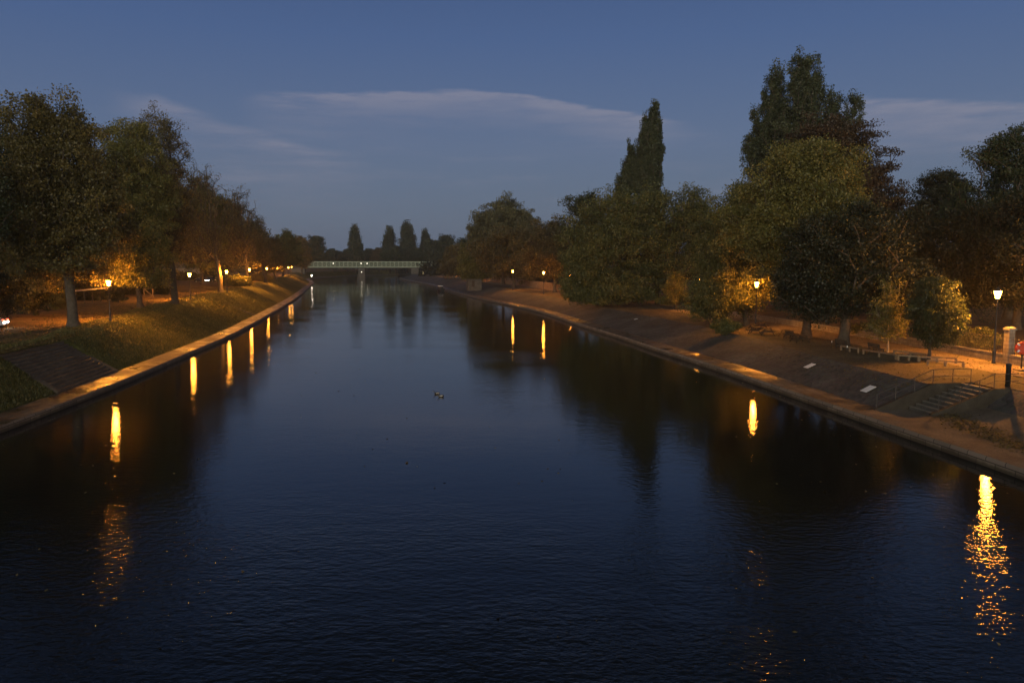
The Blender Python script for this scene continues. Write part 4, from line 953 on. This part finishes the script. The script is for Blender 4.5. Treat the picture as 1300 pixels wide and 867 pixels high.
MB().box((pr_x, 3.2, 3.3), (4.6, 7.5, 8.4)).build('pier', M['dark_stone'], br)
MB().lathe([(3.4, -1), (3.4, 2.6), (2.9, 3.0)], 12, c=(pr_x, 3.2, 0)).build('cutwater', M['dark_stone'], br)
MB().box((-5, 3.2, 3), (9.8, 9, 9)).build('abutment', M['dark_stone'], br)
# right abutment with an arched passage
ab = MB(); x0, x1 = Lb - 16, Lb + 8; ax, aw, ah = Lb - 8.3, 2.0, 2.6; z0 = 2.7; pts = []
arc = [(ax + aw * math.cos(a), z0 + ah + aw * math.sin(a)) for a in np.linspace(0, PI, 9)]
ab.prism([(x0, -2), (ax - aw, -2), (ax - aw, z0 + ah)] + [(p[0], p[1]) for p in arc[::-1]][1:5] + [(ax, 7.54), (x0, 7.54)], -1.2, 7.6)
ab.prism([(ax + aw, -2), (x1, -2), (x1, 7.54), (ax, 7.54)] + [(p[0], p[1]) for p in arc[::-1]][4:8] + [(ax + aw, z0 + ah)], -1.2, 7.6)
ab.build('abutment', M['dark_stone'], br)
MB().box((ax + aw - .3, 1.4, z0 + 1.9), (.25, 4.2, 3.2)).build('glowing_jamb', M['arch_glow'], br)  # glowing slab stands in for the lamplit right jamb of the passage
for lx, nm in ((pr_x - .3, 0), (pr_x + 4.2, 1), (Lb * .22, 2)):
    MB().box((lx, -.55, zb + 2.9), (.4, .3, .4)).build('bridge_light', M['lamp_small'], br)
MB().box((pr_x, -.75, 4.6), (.4, .3, .4)).build('pier_light', M['lamp_small'], br)

# moored boats
def boat(loc, rz, s, label, cabin=True):
    r = thing('moored_boat', loc, label, 'boat', 'boats moored at the right quay', rz)
    xs = np.linspace(-1, 1, 11); V = []; hw = lambda t: .95 * (1 - max(0, t) ** 2.6) ** .8 if t < .999 else .03
    for t in xs:
        w = hw(t); sh = .75 + .25 * max(0, t) ** 2
        V += [(t * 3.4, -w, sh), (t * 3.4, -w * .8, .1), (t * 3.4, 0, -.25), (t * 3.4, w * .8, .1), (t * 3.4, w, sh)]
    Fq = [(i * 5 + j, i * 5 + j + 1, i * 5 + j + 6, i * 5 + j + 5) for i in range(10) for j in range(4)] + [(i * 5 + 4, i * 5, i * 5 + 5, i * 5 + 9) for i in range(10)] + [(0, 1, 2, 3, 4)]
    MB().add([(a * s, b * s, c * s) for a, b, c in V], Fq).build('hull', M['hull_dark'], r)
    if cabin:
        MB().box((-.4 * s, 0, 1.05 * s), (2.4 * s, 1.3 * s, .75 * s), taper=.88).build('cabin', M['hull_dark'], r, bevel=.04)
        MB().box((-.4 * s, 0, 1.47 * s), (2.4 * s, 1.35 * s, .2)).build('cabin_roof', M['white_paint'], r)
        for sy in (-1, 1): MB().box((-.4 * s, sy * .62 * s, 1.12 * s), (1.7 * s, .05, .3 * s)).build('cabin_window', M['glass_dark'], r)
boat((px_x(559, 300), 300, .05), R(104), 1.25, 'dark cabin boat with a pale roof moored off the right quay')
boat((px_x(579, 288) + 1.5, 288, .05), R(106), .9, 'small dark open boat by the quay right of the cabin boat', False)
hutx = px_x(602, 262); hz_ = bank_z(hutx, 262)
hut = thing('stone_hut', (hutx, 262, hz_), 'small square stone hut on the right quay beyond the boats', 'hut', rz=R(12))
MB().box((0, 0, .5), (4.5, 4, 3.8)).build('walls', M['dark_stone'], hut); MB().box((0, 0, 2.46), (4.9, 4.4, .12)).build('roof', M['dark_stone'], hut); MB().box((-.6, -2.02, 1.0), (.9, .1, 2)).build('door', M['dark_timber'], hut)

# two ducks
def duck(loc, rz, label):
    r = thing('duck', loc, label, 'duck', 'ducks swimming in mid river', rz)
    V = []; prof = [(-.30, .02, .10), (-.24, .09, .09), (-.1, .14, .07), (.05, .14, .06), (.17, .10, .07), (.21, .055, .13), (.215, .045, .2), (.235, .055, .26), (.27, .05, .285), (.31, .02, .28)]
    n = 10
    for x, rad, z in prof:
        for k in range(n):
            a = 2 * PI * k / n; V.append((x, rad * math.cos(a), z + rad * .85 * math.sin(a)))
    Fq = [(i * n + k, i * n + (k + 1) % n, (i + 1) * n + (k + 1) % n, (i + 1) * n + k) for i in range(len(prof) - 1) for k in range(n)] + [tuple(range(n)), tuple(range((len(prof) - 1) * n, len(prof) * n))]
    MB().add(V, Fq).build('body', M['feather_dark'], r, True)
    for s in (-1, 1):
        w = MB().lathe([(.01, -.17), (.06, -.1), (.07, .02), (.045, .12), (.01, .17)], 8).build('wing', M['feather_pale'], r, True); w.location = (-.05, s * .12, .1); w.rotation_euler = (0, PI / 2, 0); w.scale = (.8, .45, 1)
    MB().box((.34, 0, .275), (.08, .035, .018)).build('bill', M['beak'], r)
    r.scale = (.85,) * 3
d = 10 * F_PX / (502 - 336.5)
duck((px_x(553, d), d + .2, .0), R(200), 'duck swimming on the left of the mid river pair')
duck((px_x(558.5, d - 1), d - 1.0, .0), R(170), 'duck swimming on the right of the mid river pair')

# ------------------------------------------------------------------ sky
w = bpy.data.worlds.new('World'); sc.world = w; w.use_nodes = True
nt = w.node_tree; nt.nodes.clear()
tc = N(nt, 'ShaderNodeTexCoord'); sx = N(nt, 'ShaderNodeSeparateXYZ'); nt.links.new(tc.outputs['Generated'], sx.inputs[0])
X, Y, Z = sx.outputs
el = math_n(nt, 'ARCSINE', Z); az = math_n(nt, 'ARCTAN2', X, Y)
base = ramp(nt, math_n(nt, 'ADD', math_n(nt, 'MULTIPLY', el, .8), .02, clamp=True),
            [(0, rgb(86, 101, 120)), (.06, rgb(91, 108, 131)), (.14, rgb(87, 104, 136)), (.24, rgb(69, 91, 134)), (.33, rgb(55, 76, 119)), (.46, rgb(28, 34, 50)), (1, rgb(16, 19, 28))])
def smooth(v, a, b):
    r = N(nt, 'ShaderNodeMapRange'); r.interpolation_type = 'SMOOTHSTEP'; nt.links.new(v, r.inputs[0])
    r.inputs[1].default_value = a; r.inputs[2].default_value = b; return r.outputs[0]
cv = N(nt, 'ShaderNodeCombineXYZ'); nt.links.new(math_n(nt, 'MULTIPLY', az, 3.0), cv.inputs[0]); nt.links.new(math_n(nt, 'MULTIPLY', el, 22.0), cv.inputs[1])
n1 = noise(nt, cv.outputs[0], 1.6, 6, .6); n2 = noise(nt, cv.outputs[0], 5.0, 5, .65)
def band(pts, soft, fall, amount, wob=.012):
    """a streak of cloud: crisp upper edge along pts (azimuth, elevation), fading downwards"""
    lo, hi = pts[0][0], pts[-1][0]; e0 = min(p[1] for p in pts); e1 = max(p[1] for p in pts) + 1e-3
    t = math_n(nt, 'DIVIDE', math_n(nt, 'SUBTRACT', az, lo), hi - lo)
    r = ramp(nt, t, [((p[0] - lo) / (hi - lo), ((p[1] - e0) / (e1 - e0),) * 3) for p in pts])
    top = math_n(nt, 'ADD', math_n(nt, 'MULTIPLY', r, e1 - e0), e0)
    top = math_n(nt, 'ADD', top, math_n(nt, 'MULTIPLY', math_n(nt, 'SUBTRACT', n2, .5), wob))
    u = math_n(nt, 'SUBTRACT', top, el)
    m = math_n(nt, 'MULTIPLY', smooth(u, 0, soft), math_n(nt, 'EXPONENT', math_n(nt, 'DIVIDE', math_n(nt, 'MAXIMUM', u, 0), -fall)))
    wn = math_n(nt, 'MULTIPLY', smooth(az, lo, lo + .06), smooth(math_n(nt, 'MULTIPLY', az, -1), -hi, -hi + .1))
    tex = math_n(nt, 'ADD', math_n(nt, 'MULTIPLY', smooth(n1, .3, .62), .75), math_n(nt, 'MULTIPLY', smooth(n2, .4, .7), .35))
    return math_n(nt, 'MULTIPLY', math_n(nt, 'MULTIPLY', math_n(nt, 'MULTIPLY', m, wn), tex), amount)
cl = band([(-.34, .203), (-.2, .211), (-.05, .2195), (.02, .213), (.1, .197), (.17, .186), (.24, .172)], .007, .019, 1.7)
cl = math_n(nt, 'ADD', cl, band([(-.48, .197), (-.42, .196), (-.34, .17), (-.25, .148), (-.15, .135)], .016, .026, 1.3))
cl = math_n(nt, 'ADD', cl, band([(.36, .178), (.42, .193), (.5, .182), (.6, .168), (.8, .17)], .01, .03, 1.6))
cl = math_n(nt, 'ADD', cl, math_n(nt, 'MULTIPLY', math_n(nt, 'MULTIPLY', smooth(n1, .5, .75), smooth(el, .05, .12)), math_n(nt, 'MULTIPLY', smooth(math_n(nt, 'MULTIPLY', el, -1), -.2, -.1), .4)))
mx = N(nt, 'ShaderNodeMixRGB'); nt.links.new(math_n(nt, 'MINIMUM', cl, .75), mx.inputs[0]); nt.links.new(base, mx.inputs[1]); mx.inputs[2].default_value = rgb(126, 127, 147)
sky = N(nt, 'ShaderNodeTexSky', sky_type='NISHITA'); sky.sun_disc = False; sky.sun_elevation = R(1.0); sky.sun_rotation = R(205); sky.air_density = 1; sky.dust_density = 1; sky.ozone_density = 2
b1 = N(nt, 'ShaderNodeBackground')
# the eastern half of the sky, behind the viewer, is already brightening
east = math_n(nt, 'MULTIPLY', smooth(math_n(nt, 'MULTIPLY', Y, -1), .05, .95), smooth(math_n(nt, 'MULTIPLY', Z, -1), -.75, -.05))
dw = N(nt, 'ShaderNodeMixRGB'); nt.links.new(east, dw.inputs[0]); nt.links.new(mx.outputs[0], dw.inputs[1]); dw.inputs[2].default_value = (1.9, 1.7, 1.3, 1)
nt.links.new(dw.outputs[0], b1.inputs[0]); b1.inputs[1].default_value = .98
b2 = N(nt, 'ShaderNodeBackground'); nt.links.new(sky.outputs[0], b2.inputs[0]); b2.inputs[1].default_value = .03
ad = N(nt, 'ShaderNodeAddShader'); nt.links.new(b1.outputs[0], ad.inputs[0]); nt.links.new(b2.outputs[0], ad.inputs[1])
wo = N(nt, 'ShaderNodeOutputWorld'); nt.links.new(ad.outputs[0], wo.inputs[0])
su = bpy.data.lights.new('sun', 'SUN'); su.energy = .72; su.angle = R(40); su.color = (1, .95, .82)
so = bpy.data.objects.new('sun', su); COL.objects.link(so); so.rotation_euler = (R(80), 0, R(-12))

sc.view_settings.view_transform = 'Standard'; sc.view_settings.look = 'None'; sc.view_settings.gamma = 1; sc.view_settings.exposure = 0
sc.render.engine = 'CYCLES'
cy = sc.cycles
cy.max_bounces = 5; cy.diffuse_bounces = 2; cy.glossy_bounces = 3; cy.transmission_bounces = 3; cy.transparent_max_bounces = 4
cy.sample_clamp_indirect = 3.0; cy.sample_clamp_direct = 60.0; cy.caustics_reflective = False; cy.caustics_refractive = False
cy.use_light_tree = True
cy.use_denoising = True

hz = MB().box((0, 500, 24), (1800, 1190, 58)).build('haze', new_mat('thin_air')[0]); tag(hz, kind='stuff')
nt = hz.data.materials[0].node_tree; pv = N(nt, 'ShaderNodeVolumePrincipled'); pv.inputs['Color'].default_value = (.8, .85, .9, 1); pv.inputs['Density'].default_value = .0002; pv.inputs['Anisotropy'].default_value = .3
o_ = N(nt, 'ShaderNodeOutputMaterial'); nt.links.new(pv.outputs[0], o_.inputs['Volume'])
